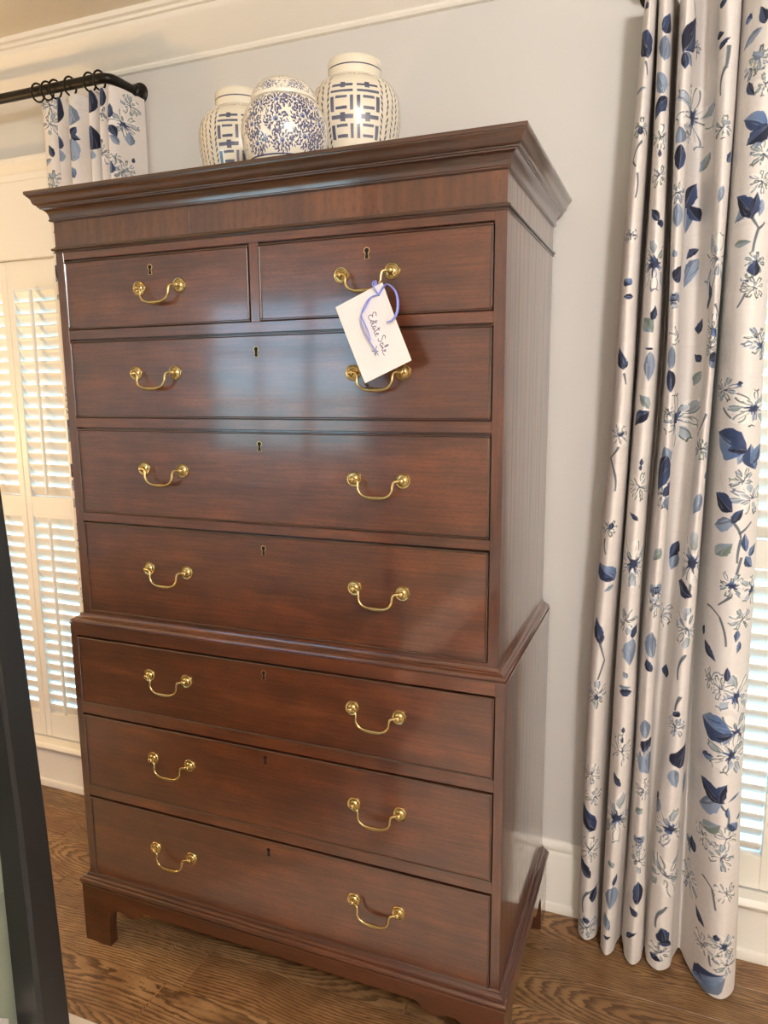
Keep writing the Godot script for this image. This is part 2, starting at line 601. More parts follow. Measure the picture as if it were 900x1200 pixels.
func curtain_print() -> ImageTexture:
	var p := Print.new(2048, 2048, cloth)
	rng.seed = 5
	for k in 2600:      # slubs of the linen ground
		var a := Vector2(rng.randf() * 2048, rng.randf() * 2048)
		var l := rng.randf_range(20, 90)
		var c := cloth.darkened(rng.randf_range(0.01, 0.05)) if k % 2 else cloth.lightened(rng.randf_range(0.05, 0.25))
		p.stroke(PackedVector2Array([a, a + Vector2(l, 0)]), 2.0, 1.5, c, 0.6)
	var motifs := {
		"T": [
			[146, 243, 154, 265, 911, 243, 909, 275, 909, 275, 901, 319, 154, 373, 131, 405, 131, 405, 144, 416, 769, 211, 774, 232, 1234, 524, 1248, 546, 1248, 546, 1241, 589, 1248, 546, 1261, 535, 1238, 632, 1219, 675, 910, 665, 943, 691, 148, 427, 148, 470, 148, 784, 154, 805, 1193, 848, 1227, 870, 910, 859, 884, 892, 148, 924, 127, 946, 127, 946, 148, 1011, 1234, 1054, 1248, 1086, 1248, 1086, 1244, 1130, 1244, 1075, 1272, 1054, 135, 1108, 142, 1140, 911, 1162, 909, 1205, 1251, 1119, 1238, 1194, 1238, 1194, 1214, 1216],
			[1169, 1227, 1219, 1238, 1219, 1238, 1234, 1292, 146, 1324, 162, 1367, 162, 1367, 148, 1411, 913, 1324, 904, 1378, 911, 1411, 904, 1443, 1234, 1605, 1248, 1627, 1248, 1627, 1241, 1670, 146, 1919, 139, 1973, 144, 1919, 178, 1903, 916, 1886, 904, 1940, 1193, 1789, 1223, 1800, 1223, 1800, 1231, 1843, 1223, 1940, 1227, 1973, 1741, 210, 1740, 248, 1236, 92, 1240, 112],
		],
		"G": [
			[835, 394, 809, 415, 45, 180, 1204, 567, 1234, 567, 50, 180, 397, 686, 423, 708, 60, 180, 841, 784, 820, 805, 50, 180, 428, 848, 405, 827, 40, 154, 709, 946, 733, 932, 40, 166, 707, 1119, 691, 1140, 50, 131, 1199, 1119, 1231, 1097, 50, 180, 707, 1670, 691, 1681, 50, 101, 1193, 1681, 1231, 1659, 50, 180, 413, 1811, 423, 1822, 60, 141],
		],
		"S": [
			[425, 211, 423, 243, 55, 180, 707, 221, 707, 200, 40, 148, 707, 243, 737, 254, 50, 148, 421, 297, 401, 265, 50, 158, 148, 286, 114, 286, 25, 180, 1223, 232, 1185, 245, 30, 127, 1248, 394, 1234, 416, 35, 122, 705, 384, 701, 362, 80, 146, 727, 156, 764, 178, 12, 180, 769, 481, 769, 524, 42, 180, 1234, 513, 1199, 527, 36, 103, 911, 470, 907, 492, 30, 122, 808, 578, 780, 621, 40, 105, 705, 492, 705, 524, 50, 149, 705, 578, 701, 567, 60, 151, 1251, 502, 1248, 524, 30, 136, 423, 751, 423, 794, 36, 128, 705, 773, 705, 740, 40, 151, 910, 762, 937, 774, 60, 157, 1248, 924, 1238, 946, 35, 107, 705, 946, 699, 924, 80, 140, 715, 1021, 736, 1045, 60, 180, 911, 1011, 901, 1043, 40, 127, 1231, 1054, 1190, 1065, 42, 100],
			[166, 1205, 148, 1216, 35, 174, 816, 1140, 806, 1172, 40, 180, 432, 1313, 428, 1357, 40, 144, 712, 1335, 707, 1292, 40, 156, 423, 1389, 416, 1378, 50, 100, 409, 1411, 432, 1411, 40, 159, 707, 1508, 705, 1476, 60, 111, 723, 1551, 728, 1591, 60, 180, 1248, 1465, 1238, 1486, 35, 100, 995, 1605, 959, 1638, 60, 180, 1231, 1605, 1175, 1638, 36, 100, 911, 1573, 909, 1594, 40, 100, 911, 1573, 916, 1605, 40, 100, 154, 1757, 144, 1767, 30, 101, 884, 1659, 872, 1689, 40, 180, 428, 1876, 423, 1919, 50, 116, 707, 1876, 707, 1854, 40, 100, 423, 1973, 413, 1940, 40, 103, 1181, 2038, 1244, 1995, 40, 180, 1338, 240, 1335, 216, 60, 106, 1461, 162, 1458, 122, 40, 165, 1466, 244, 1468, 198, 60, 106, 1604, 250, 1604, 233, 50, 131, 1896, 221, 1877, 206, 50, 125],
			[1934, 212, 1934, 187, 60, 146, 1231, 275, 1215, 265, 50, 107],
		],
		"B": [
			[1181, 200, 1203, 206, 80, 180, 1248, 384, 1204, 364, 55, 122, 919, 427, 939, 405, 40, 180, 154, 621, 135, 611, 80, 162, 910, 708, 925, 723, 60, 159, 1248, 924, 1178, 894, 62, 107, 923, 978, 951, 963, 40, 180, 1278, 957, 1261, 913, 40, 180, 1266, 946, 1313, 913, 40, 173, 170, 1194, 123, 1162, 62, 180, 1261, 1119, 1284, 1140, 50, 141, 1272, 1119, 1295, 1097, 40, 180, 1261, 1108, 1256, 1075, 30, 142, 1251, 1259, 1248, 1281, 40, 106, 1256, 1281, 1251, 1303, 30, 120, 1248, 1465, 1175, 1454, 62, 100, 1181, 1530, 1219, 1519, 50, 180, 1272, 1670, 1248, 1649, 50, 180, 1272, 1649, 1284, 1638, 40, 180, 1248, 1638, 1248, 1616, 30, 100, 1278, 1594, 1248, 1605, 20, 180, 1181, 2027, 1248, 1984, 40, 180, 1876, 290, 1875, 263, 50, 110, 1466, 288, 1449, 262, 50, 105],
		],
		"D": [
			[146, 232, 109, 189, 42, 180, 148, 232, 151, 221, 40, 180, 425, 200, 437, 171, 45, 180, 707, 232, 748, 178, 45, 148, 704, 243, 707, 265, 40, 149, 436, 308, 403, 336, 45, 180, 901, 221, 880, 221, 50, 147, 897, 243, 910, 232, 40, 180, 1210, 308, 1223, 329, 30, 171, 1248, 384, 1219, 405, 55, 122, 707, 394, 705, 427, 55, 152, 421, 405, 421, 394, 30, 150, 148, 362, 148, 351, 50, 166, 897, 178, 904, 167, 50, 178, 131, 146, 142, 156, 50, 180, 764, 481, 797, 443, 42, 180, 780, 481, 808, 502, 60, 180, 1234, 524, 1202, 490, 42, 102, 1234, 524, 1241, 492, 32, 102, 158, 643, 139, 643, 60, 180, 423, 513, 405, 494, 40, 145, 148, 535, 154, 535, 50, 141, 712, 621, 732, 595, 50, 180, 808, 557, 785, 572, 35, 106],
			[889, 654, 867, 624, 40, 180, 857, 665, 893, 643, 40, 180, 423, 686, 428, 665, 40, 132, 1248, 621, 1248, 600, 60, 118, 820, 708, 830, 686, 40, 160, 432, 513, 436, 524, 80, 180, 146, 773, 135, 740, 36, 121, 148, 773, 154, 762, 40, 123, 428, 740, 412, 739, 30, 163, 699, 784, 705, 816, 40, 180, 701, 784, 705, 794, 40, 180, 910, 762, 936, 753, 70, 157, 835, 762, 816, 751, 60, 180, 1231, 805, 1238, 805, 80, 105, 1248, 924, 1219, 924, 40, 107, 428, 859, 393, 881, 50, 153, 874, 902, 880, 893, 50, 180, 148, 902, 158, 895, 40, 116, 423, 957, 423, 946, 40, 117, 423, 967, 423, 957, 30, 117, 705, 946, 687, 1000, 60, 140, 709, 1011, 740, 988, 50, 159, 1227, 1032, 1188, 1009, 50, 104, 1234, 1054, 1248, 1032, 35, 100],
			[148, 1086, 148, 1075, 60, 106, 162, 1194, 139, 1194, 35, 153, 423, 1065, 405, 1054, 30, 112, 816, 1119, 798, 1149, 35, 180, 907, 1205, 852, 1194, 40, 109, 148, 1324, 135, 1281, 34, 100, 148, 1324, 154, 1313, 50, 100, 432, 1303, 444, 1281, 40, 145, 712, 1367, 701, 1346, 42, 154, 1169, 1303, 1210, 1324, 40, 180, 1238, 1357, 1238, 1335, 30, 100, 830, 1400, 825, 1378, 70, 180, 1148, 1292, 1156, 1275, 50, 180, 413, 1421, 436, 1421, 60, 134, 148, 1454, 148, 1443, 50, 100, 423, 1508, 423, 1497, 40, 100, 423, 1530, 423, 1519, 30, 100, 712, 1519, 705, 1540, 60, 145, 712, 1530, 741, 1522, 60, 144, 901, 1454, 909, 1443, 50, 125, 1248, 1465, 1223, 1476, 30, 100, 923, 1562, 938, 1522, 60, 139, 1234, 1605, 1181, 1584, 40, 100, 1234, 1605, 1244, 1573, 40, 100],
			[423, 1627, 409, 1605, 35, 100, 154, 1757, 123, 1713, 50, 101, 869, 1649, 856, 1665, 40, 180, 146, 1876, 118, 1843, 40, 100, 428, 1865, 436, 1843, 30, 116, 707, 1886, 707, 1843, 40, 100, 707, 1919, 691, 1908, 50, 100, 1204, 1897, 1175, 1876, 35, 137, 413, 1995, 428, 1995, 60, 159, 144, 1995, 146, 1984, 80, 100, 687, 1984, 707, 1962, 20, 180, 916, 1973, 911, 1940, 40, 100, 911, 1973, 931, 1984, 40, 100, 901, 2016, 907, 2005, 80, 100, 1181, 2016, 1210, 2016, 20, 180, 1234, 1908, 1234, 1897, 70, 100, 158, 1940, 168, 1909, 40, 107, 1139, 1767, 1120, 1744, 80, 180, 1231, 223, 1223, 200, 40, 108, 1338, 210, 1335, 185, 60, 107, 1336, 145, 1340, 92, 35, 136, 1466, 189, 1476, 172, 60, 107, 1465, 191, 1484, 196, 50, 117, 1604, 225, 1604, 181, 70, 132],
			[1602, 139, 1598, 92, 50, 164, 1877, 185, 1892, 204, 60, 105, 1876, 162, 1877, 136, 50, 112, 1958, 92, 1968, 92, 50, 109, 1741, 130, 1741, 92, 35, 128, 1939, 252, 1944, 242, 50, 147],
		],
		"C": [
			[705, 654, 17, 153, 707, 1205, 21, 125, 705, 1746, 18, 100, 1098, 1767, 21, 180],
		],
		"F": [
			[769, 329, 33, 2, 180, 742, 362, 12, 0, 180, 1214, 286, 11, 1, 154, 907, 373, 13, 1, 115, 421, 373, 14, 0, 153, 148, 351, 12, 0, 168, 774, 211, 8, 0, 180, 1241, 319, 13, 1, 104, 1248, 427, 15, 1, 121, 911, 589, 35, 1, 147, 423, 589, 30, 2, 139, 144, 535, 10, 0, 147, 1248, 600, 12, 1, 118, 1238, 632, 10, 2, 100, 1248, 643, 14, 0, 117, 909, 708, 18, 0, 163, 727, 719, 15, 0, 180, 705, 470, 13, 1, 148, 1266, 729, 13, 2, 180, 421, 438, 13, 0, 147, 1248, 470, 14, 0, 120, 769, 870, 34, 2, 180, 1193, 816, 16, 1, 180, 1266, 848, 21, 2, 180],
			[904, 924, 13, 1, 180, 148, 902, 16, 0, 116, 423, 1000, 22, 0, 115, 705, 1011, 17, 1, 134, 1248, 978, 17, 1, 104, 1272, 1011, 20, 1, 180, 704, 859, 11, 0, 154, 142, 740, 0, 0, 147, 1278, 740, 14, 2, 180, 907, 740, 12, 0, 180, 142, 1086, 13, 0, 128, 423, 1151, 33, 2, 109, 707, 1227, 17, 1, 123, 911, 1140, 36, 2, 106, 1238, 1173, 16, 2, 100, 416, 1270, 18, 1, 121, 911, 1270, 27, 1, 100, 780, 1270, 20, 0, 180, 1289, 1184, 17, 2, 180, 1261, 1238, 14, 1, 137, 1204, 1367, 16, 0, 169, 148, 1443, 21, 1, 100, 423, 1551, 25, 0, 100, 707, 1562, 20, 1, 108],
			[907, 1476, 15, 1, 100, 1256, 1389, 26, 2, 120, 1261, 1465, 24, 2, 139, 1251, 1508, 27, 2, 107, 423, 1703, 38, 2, 100, 913, 1703, 27, 2, 100, 146, 1627, 17, 0, 100, 154, 1681, 16, 0, 104, 1193, 1703, 18, 0, 180, 1227, 1378, 18, 0, 100, 1248, 1681, 18, 0, 100, 709, 1627, 18, 0, 116, 148, 1811, 23, 0, 100, 707, 1789, 19, 1, 100, 911, 1811, 37, 1, 100, 1114, 1843, 25, 1, 180, 148, 2005, 21, 1, 100, 910, 1995, 17, 0, 100, 1204, 1940, 17, 0, 134, 1248, 1919, 19, 2, 100, 1256, 1962, 17, 1, 112, 1248, 1800, 18, 0, 100, 1238, 1724, 20, 1, 100, 1234, 105, 22, 1, 129],
			[1231, 149, 17, 1, 116, 1741, 242, 16, 0, 117, 1886, 257, 12, 0, 106, 1918, 172, 19, 2, 153, 1229, 275, 13, 1, 114, 1949, 124, 17, 1, 121, 1741, 151, 12, 1, 122, 1918, 275, 14, 0, 138, 1903, 284, 12, 1, 130],
		],
	}
	for key: String in ["T", "F", "C", "G", "S", "B", "D"]:
		for row: Array in motifs[key]:
			var step: int = {"T": 4, "G": 6, "S": 6, "B": 6, "D": 6, "C": 4, "F": 5}[key]
			for i in range(0, row.size(), step):
				var a := Vector2(row[i], row[i + 1])
				p.kx = a.x
				p.ks = 1.0 if key == "T" else row[i + step - 1] / 100.0
				match key:
					"C":
						rose(p, a, row[i + 2])
						continue
					"F":
						flower(p, a, row[i + 2], row[i + 3])
						continue
				var b := Vector2(a.x + (row[i + 2] - a.x) / p.ks, row[i + 3])
				if key != "T":
					var mid := (a + b) * 0.5
					var big := 1.08 if key == "B" else 1.3
					b = mid + (b - mid) * big
					a = mid + (a - mid) * big
				match key:
					"T":
						p.stroke(p.bend(a, b, rng.randf_range(-0.12, 0.12), 10), 5.0, 3.0, sage.darkened(0.25).lerp(navy, 0.35), 0.85)
					"G":
						leaf(p, a, b, row[i + 4] / 100.0, sage, sage.lightened(0.3), slate)
					"S":
						leaf(p, a, b, row[i + 4] / 100.0, slate.darkened(0.18), slate.lightened(0.08), slate)
					"B":
						leaf(p, a, b, row[i + 4] / 100.0, navy.lerp(blue, 0.3), blue, slate)
					"D":
						leaf(p, a, b, row[i + 4] / 100.0, ink, navy, navy.lerp(blue, 0.6))
	return p.texture()


# ---------------------------------------------------------------- materials
func plain(c: Color, rough: float, metal := 0.0) -> StandardMaterial3D:
	var m := StandardMaterial3D.new()
	m.albedo_color = c
	m.roughness = rough
	m.metallic = metal
	return m


func make_materials() -> void:
	var paint_bump := wave_map(4, 0.03, 256, 0.7, 3)
	for e in [["wall", Color(0.83, 0.822, 0.805), 0.75], ["trim", Color(0.93, 0.915, 0.875), 0.42], ["ceiling", Color(0.92, 0.89, 0.83), 0.85], ["far_wall", Color(0.85, 0.83, 0.80), 0.8]]:
		var m := plain(e[1], e[2])
		m.normal_enabled = true
		m.normal_texture = paint_bump
		m.normal_scale = 0.12
		m.uv1_triplanar = true
		m.uv1_world_triplanar = true
		m.uv1_scale = Vector3(3, 3, 3)
		M[e[0]] = m
	M.shutter = plain(Color(0.93, 0.915, 0.87), 0.4)

	var mah := mahogany_texture()
	var lacquer := wave_map(9, 0.022, 512, 1.6, 3)
	for e in [["wood", Color(0.71, 0.60, 0.52)], ["wood_red", Color(0.62, 0.51, 0.46)], ["wood_dark", Color(0.51, 0.45, 0.41)], ["wood_frieze", Color(0.74, 0.68, 0.63)]]:
		var m := plain(e[1], 0.30)
		m.albedo_texture = mah
		m.uv1_scale = Vector3(1.0 / 1.2, 1.0 / 0.6, 1)
		m.normal_enabled = true
		m.normal_texture = lacquer
		m.normal_scale = 0.13
		m.metallic_specular = 0.74
		m.clearcoat_enabled = true
		m.clearcoat = 1.0
		m.clearcoat_roughness = 0.085
		M[e[0]] = m
	M.wood_frieze.uv1_scale = Vector3(0.5, 0.55, 1)
	var hs := stretched(256, 512, 10, 71, 0.028, 3)
	var hb := PackedByteArray()
	for q in hs:
		var k := int(clampf(q, 0.0, 1.0) * 255.0)
		hb.append_array(PackedByteArray([k, k, k]))
	var him := Image.create_from_data(256, 512, false, Image.FORMAT_RGB8, hb)
	him.bump_map_to_normal_map(1.6)
	M.wood_side = M.wood.duplicate()
	M.wood_side.normal_texture = ImageTexture.create_from_image(him)
	M.wood_side.normal_scale = 0.5
	M.wood_side.roughness = 0.3
	M.gap = plain(Color(0.07, 0.04, 0.03), 0.9)

	var oak := oak_texture()
	for k in 4:
		var m := plain([Color(0.95, 0.93, 0.90), Color(0.86, 0.84, 0.80), Color(1.0, 0.99, 0.96), Color(0.91, 0.87, 0.83)][k], 0.36)
		m.albedo_texture = oak
		m.uv1_scale = Vector3(1.0 / 2.0, 1.0 / 0.75, 1)
		m.normal_enabled = true
		m.normal_texture = lacquer
		m.normal_scale = 0.10
		M["oak_%d" % k] = m

	M.brass = plain(Color(0.79, 0.70, 0.49), 0.27, 1.0)
	M.brass_dull = plain(Color(0.80, 0.70, 0.48), 0.38, 1.0)
	M.iron = plain(Color(0.13, 0.115, 0.095), 0.4, 0.55)
	M.black = plain(Color(0.055, 0.055, 0.06), 0.42)
	M.glass = plain(Color(1, 1, 1, 0.05), 0.02)
	M.glass.transparency = BaseMaterial3D.TRANSPARENCY_ALPHA
	M.rug = plain(Color(0.86, 0.83, 0.79), 0.95)
	M.cover = plain(Color(0.50, 0.52, 0.45), 0.9)
	M.card_edge = plain(Color(0.9, 0.88, 0.84), 0.8)
	M.ribbon = plain(Color(0.52, 0.58, 0.90), 0.35)
	var print_ := curtain_print()
	M.curtain = plain(Color(1, 1, 1), 0.85)
	M.curtain.albedo_texture = print_
	M.curtain.cull_mode = BaseMaterial3D.CULL_DISABLED
	M.curtain.backlight_enabled = true
	M.curtain.backlight = Color(0.36, 0.36, 0.36)
	M.curtain.normal_enabled = true
	M.curtain.normal_texture = wave_map(40, 0.25, 512, 1.2, 2)
	M.curtain.normal_scale = 0.25
	M.clay = plain(Color(0.55, 0.40, 0.30), 0.8)


# ---------------------------------------------------------------- the room
func make_room() -> void:
	# floor of separate oak boards over a slab
	var fl := setting("floor", "brown oak plank floor with bold cathedral grain", "floor")
	var g := Geo.new()
	g.box(Vector3(LEFT, -0.10, WALL), Vector3(RIGHT, -0.014, REAR), 0.0)
	build("subfloor", g, M.gap, fl)
	var row := 0
	var z := WALL
	while z < REAR - 0.01:
		var x := LEFT - rng.randf_range(0.0, 1.2)
		var z1 := minf(z + 0.125, REAR)
		while x < RIGHT:
			var x1 := x + rng.randf_range(0.9, 2.0)
			if row < 9 and x1 > 1.25 and x1 < 1.6:
				x1 += 0.5
			if x1 > LEFT + 0.02:
				var a := maxf(x, LEFT)
				var b := minf(x1, RIGHT)
				if RIGHT - b < 0.15:
					b = RIGHT
				var strip := rng.randi() % 6
				g = Geo.new(0, Vector2(rng.randf() * 2.0, strip * 0.125 - z))
				g.box(Vector3(a, -0.014, z), Vector3(b - 0.0006, 0.0, z1 - 0.0006), 0.0007)
				build("plank", g, M["oak_%d" % (rng.randi() % 4)], fl)
				if b == RIGHT:
					break
			x = x1
		z = z1
		row += 1

	g = Geo.new()
	g.box(Vector3(LEFT - 0.15, CEIL, WALL - 0.16), Vector3(RIGHT + 0.15, CEIL + 0.12, REAR + 0.15), 0.0)
	struct("ceiling", g, M.ceiling, "smooth cream ceiling above the crown moulding", "ceiling")

	g = Geo.new()   # the window wall, round its two openings
	var zb := WALL - 0.16
	var xs := [LEFT - 0.15, win_l0, win_l1, win_r0, win_r1, RIGHT + 0.15]
	for i in 5:
		if i % 2 == 0:
			g.box(Vector3(xs[i], -0.1, zb), Vector3(xs[i + 1], CEIL + 0.1, WALL), 0.0)
		else:
			g.box(Vector3(xs[i], -0.1, zb), Vector3(xs[i + 1], win_y0, WALL), 0.0)
			g.box(Vector3(xs[i], win_y1, zb), Vector3(xs[i + 1], CEIL + 0.1, WALL), 0.0)
	struct("wall_back", g, M.wall, "pale grey painted wall behind the tall chest", "wall")
	g = Geo.new()
	g.box(Vector3(LEFT - 0.15, -0.1, WALL), Vector3(LEFT, CEIL + 0.1, REAR), 0.0)
	struct("wall_left", g, M.far_wall, "pale painted side wall beyond the left window", "wall")
	g = Geo.new()
	g.box(Vector3(RIGHT, -0.1, WALL), Vector3(RIGHT + 0.15, CEIL + 0.1, REAR), 0.0)
	struct("wall_right", g, M.far_wall, "pale painted side wall beyond the right curtain", "wall")
	g = Geo.new()
	var r := Rect2(-2.0, 1.0, 1.3, 1.1)
	g.box(Vector3(LEFT - 0.15, -0.1, REAR), Vector3(r.position.x, CEIL + 0.1, REAR + 0.15), 0.0)
	g.box(Vector3(r.end.x, -0.1, REAR), Vector3(RIGHT + 0.15, CEIL + 0.1, REAR + 0.15), 0.0)
	g.box(Vector3(r.position.x, -0.1, REAR), Vector3(r.end.x, r.position.y, REAR + 0.15), 0.0)
	g.box(Vector3(r.position.x, r.end.y, REAR), Vector3(r.end.x, CEIL + 0.1, REAR + 0.15), 0.0)
	struct("wall_front", g, M.far_wall, "pale painted wall behind the camera", "wall")
	var w3 := setting("window_3", "tall paned window in the wall behind the camera", "window")
	g = Geo.new()
	for k in 4:
		var x := lerpf(r.position.x, r.end.x, k / 3.0)
		g.box(Vector3(x - 0.02, r.position.y, REAR + 0.03), Vector3(x + 0.02, r.end.y, REAR + 0.08), 0.002)
	for k in 4:
		var y := lerpf(r.position.y, r.end.y, k / 3.0)
		g.box(Vector3(r.position.x, y - 0.015, REAR + 0.035), Vector3(r.end.x, y + 0.015, REAR + 0.075), 0.002)
	build("sash", g, M.trim, w3)
	g = Geo.new()
	g.quad(Vector3(r.position.x, r.position.y, REAR + 0.055), Vector3(r.end.x, r.position.y, REAR + 0.055), Vector3(r.end.x, r.end.y, REAR + 0.055), Vector3(r.position.x, r.end.y, REAR + 0.055), Vector3(0, 0, -1))
	build("pane", g, M.glass, w3)

	# crown moulding round the room
	g = Geo.new()
	var ring := pts([LEFT, REAR, LEFT, WALL, RIGHT, WALL, RIGHT, REAR])
	var crown := pts([0.0, 2.372, 0.010, 2.374, 0.014, 2.381, 0.012, 2.388, 0.020, 2.394, 0.030, 2.402, 0.048, 2.420, 0.066, 2.437, 0.082, 2.452, 0.088, 2.460, 0.089, 2.466, 0.097, 2.468, 0.099, 2.476, 0.108, 2.479, 0.109, CEIL, 0.0, CEIL])
	g.moulding(ring, crown)
	struct("trim_1", g, M.trim, "cream crown moulding where wall meets ceiling", "crown moulding")

	# skirting: a tall board with a moulded cap and a shoe
	g = Geo.new()
	var skirt := pts([0.0, 0.0, 0.030, 0.0, 0.030, 0.012, 0.026, 0.021, 0.019, 0.024, 0.018, 0.026, 0.018, 0.168, 0.015, 0.172, 0.013, 0.178, 0.016, 0.184, 0.015, 0.196, 0.010, 0.202, 0.007, 0.206, 0.0, 0.206])
	g.moulding(pts([win_l1 + 0.09, WALL, win_r0 - 0.09, WALL]), skirt)
	struct("baseboard_back", g, M.trim, "white moulded baseboard between the two windows", "baseboard")
	g = Geo.new()
	var low := pts([0.0, 0.0, 0.030, 0.0, 0.030, 0.012, 0.026, 0.021, 0.019, 0.024, 0.018, 0.026, 0.018, 0.150, 0.0, 0.150])
	g.moulding(pts([LEFT, REAR, LEFT, WALL, win_l1 + 0.09, WALL]), low)
	struct("baseboard_left", g, M.trim, "white baseboard under the left window", "baseboard")
	g = Geo.new()
	g.moulding(pts([win_r0 - 0.09, WALL, RIGHT, WALL, RIGHT, REAR]), low)
	struct("baseboard_right", g, M.trim, "white baseboard under the right window", "baseboard")

	window("window_1", win_l0, win_l1, "left window with white casing and a moulded head, closed by shutters")
	window("window_2", win_r0, win_r1, "right window with white casing, mostly behind the curtain")


const win_l0 := -1.44
const win_l1 := -0.505
const win_r0 := 1.435
const win_r1 := 2.37
const win_y0 := 0.18
const win_y1 := 1.885


func window(called: String, x0: float, x1: float, label: String) -> void:
	var w := setting(called, label, "window")
	var g := Geo.new()
	for s in 2:   # casing boards with a raised back band
		var a := x0 - 0.085 if s == 0 else x1
		g = Geo.new()
		g.box(Vector3(a, win_y0 - 0.02, WALL), Vector3(a + 0.085, win_y1 + 0.02, WALL + 0.018), 0.002)
		var bb := x0 - 0.085 if s == 0 else x1 + 0.065
		g.box(Vector3(bb, win_y0 - 0.02, WALL), Vector3(bb + 0.02, win_y1 + 0.02, WALL + 0.027), 0.003)
		build("casing", g, M.trim, w)
	g = Geo.new()
	g.box(Vector3(x0 - 0.085, win_y1 - 0.004, WALL), Vector3(x1 + 0.085, 2.128, WALL + 0.018), 0.002)
	build("frieze_board", g, M.trim, w)
	g = Geo.new()
	var cap := pts([0.0, 2.120, 0.022, 2.120, 0.024, 2.126, 0.026, 2.132, 0.026, 2.138, 0.031, 2.142, 0.036, 2.150, 0.046, 2.160, 0.050, 2.164, 0.050, 2.178, 0.046, 2.182, 0.0, 2.182])
	g.moulding(pts([x0 - 0.085, WALL, x1 + 0.085, WALL]), cap)
	build("head_cap", g, M.trim, w)
	g = Geo.new()
	var nose := pts([-0.10, 0.150, 0.018, 0.148, 0.034, 0.150, 0.042, 0.156, 0.045, 0.164, 0.042, 0.173, 0.036, 0.179, -0.10, 0.180])
	g.moulding(pts([x0 - 0.10, WALL, x1 + 0.10, WALL]), nose)
	build("sill", g, M.trim, w)
	g = Geo.new()   # sash set back in the opening
	var zb := WALL - 0.13
	for x: float in [x0 + 0.022, (x0 + x1) * 0.5, x1 - 0.022]:
		g.box(Vector3(x - 0.022, win_y0, zb), Vector3(x + 0.022, win_y1, zb + 0.035), 0.002)
	for y: float in [win_y0 + 0.03, 1.03, win_y1 - 0.025]:
		g.box(Vector3(x0, y - 0.025, zb + 0.002), Vector3(x1, y + 0.025, zb + 0.033), 0.002)
	build("sash", g, M.trim, w)
	g = Geo.new()
	g.quad(Vector3(x0, win_y0, zb + 0.017), Vector3(x1, win_y0, zb + 0.017), Vector3(x1, win_y1, zb + 0.017), Vector3(x0, win_y1, zb + 0.017), Vector3(0, 0, 1))
	build("pane", g, M.glass, w)


func shutter(label: String, at: Vector3, w: float, tilts: Array, group: String, proto: Node3D = null) -> Node3D:
	var t := thing("shutter_panel", label, "shutter", group, at)
	var st := 0.026
	var g := Geo.new(1)
	var y0 := win_y0 + 0.003
	var y1 := win_y1 - 0.003
	var zf := -0.004
	var zr := -0.030
	for x: float in [0.0, w - st]:
		g = Geo.new(1)
		g.box(Vector3(x, y0, zr), Vector3(x + st, y1, zf), 0.002)
		build("stile", g, M.shutter, t)
	var rails := [[y0, 0.275, "rail"], [1.020, 1.088, "rail"], [1.788, y1, "rail"]]
	for r: Array in rails:
		g = Geo.new(0)
		g.box(Vector3(st, r[0], zr + 0.001), Vector3(w - st, r[1], zf - 0.001), 0.001)
		build("rail", g, M.shutter, t)
	var blade := PackedVector2Array()   # the section of a louvre
	for k in 16:
		var a := TAU * k / 16.0
		blade.append(Vector2(cos(a) * 0.0212, sin(a) * 0.0040))
	var shape := Geo.new()
	shape.slab(blade, 0.0, w - 2.0 * st - 0.004, Transform3D(Basis(Vector3(0, 0, 1), Vector3(0, 1, 0), Vector3(1, 0, 0)), Vector3.ZERO))
	var mesh := shape.mesh()
	for part in 2:
		var lo: float = [0.275, 1.088][part]
		var hi: float = [1.020, 1.788][part]
		var c := 19 if part == 0 else 18
		for k in c:
			var o := MeshInstance3D.new()
			o.name = "louver"
			o.mesh = mesh
			o.material_override = M.shutter
			o.position = Vector3(st + 0.002, lo + (hi - lo) * (k + 0.5) / c, (zr + zf) * 0.5)
			o.rotation.x = tilts[part]
			t.add_child(o, true)
		g = Geo.new(1)
		g.box(Vector3(w * 0.5 - 0.005, lo + 0.012, zf + 0.008), Vector3(w * 0.5 + 0.005, hi - 0.004, zf + 0.019), 0.002)
		build("tilt_rod", g, M.shutter, t)
	return t


# ---------------------------------------------------------------- the chest
const UX0 := 0.0268
const UX1 := 1.0816
const UZ := -0.020
const ZB := -0.538


func roff() -> Vector2:
	return Vector2(rng.randf() * 3.0, rng.randf() * 3.0)


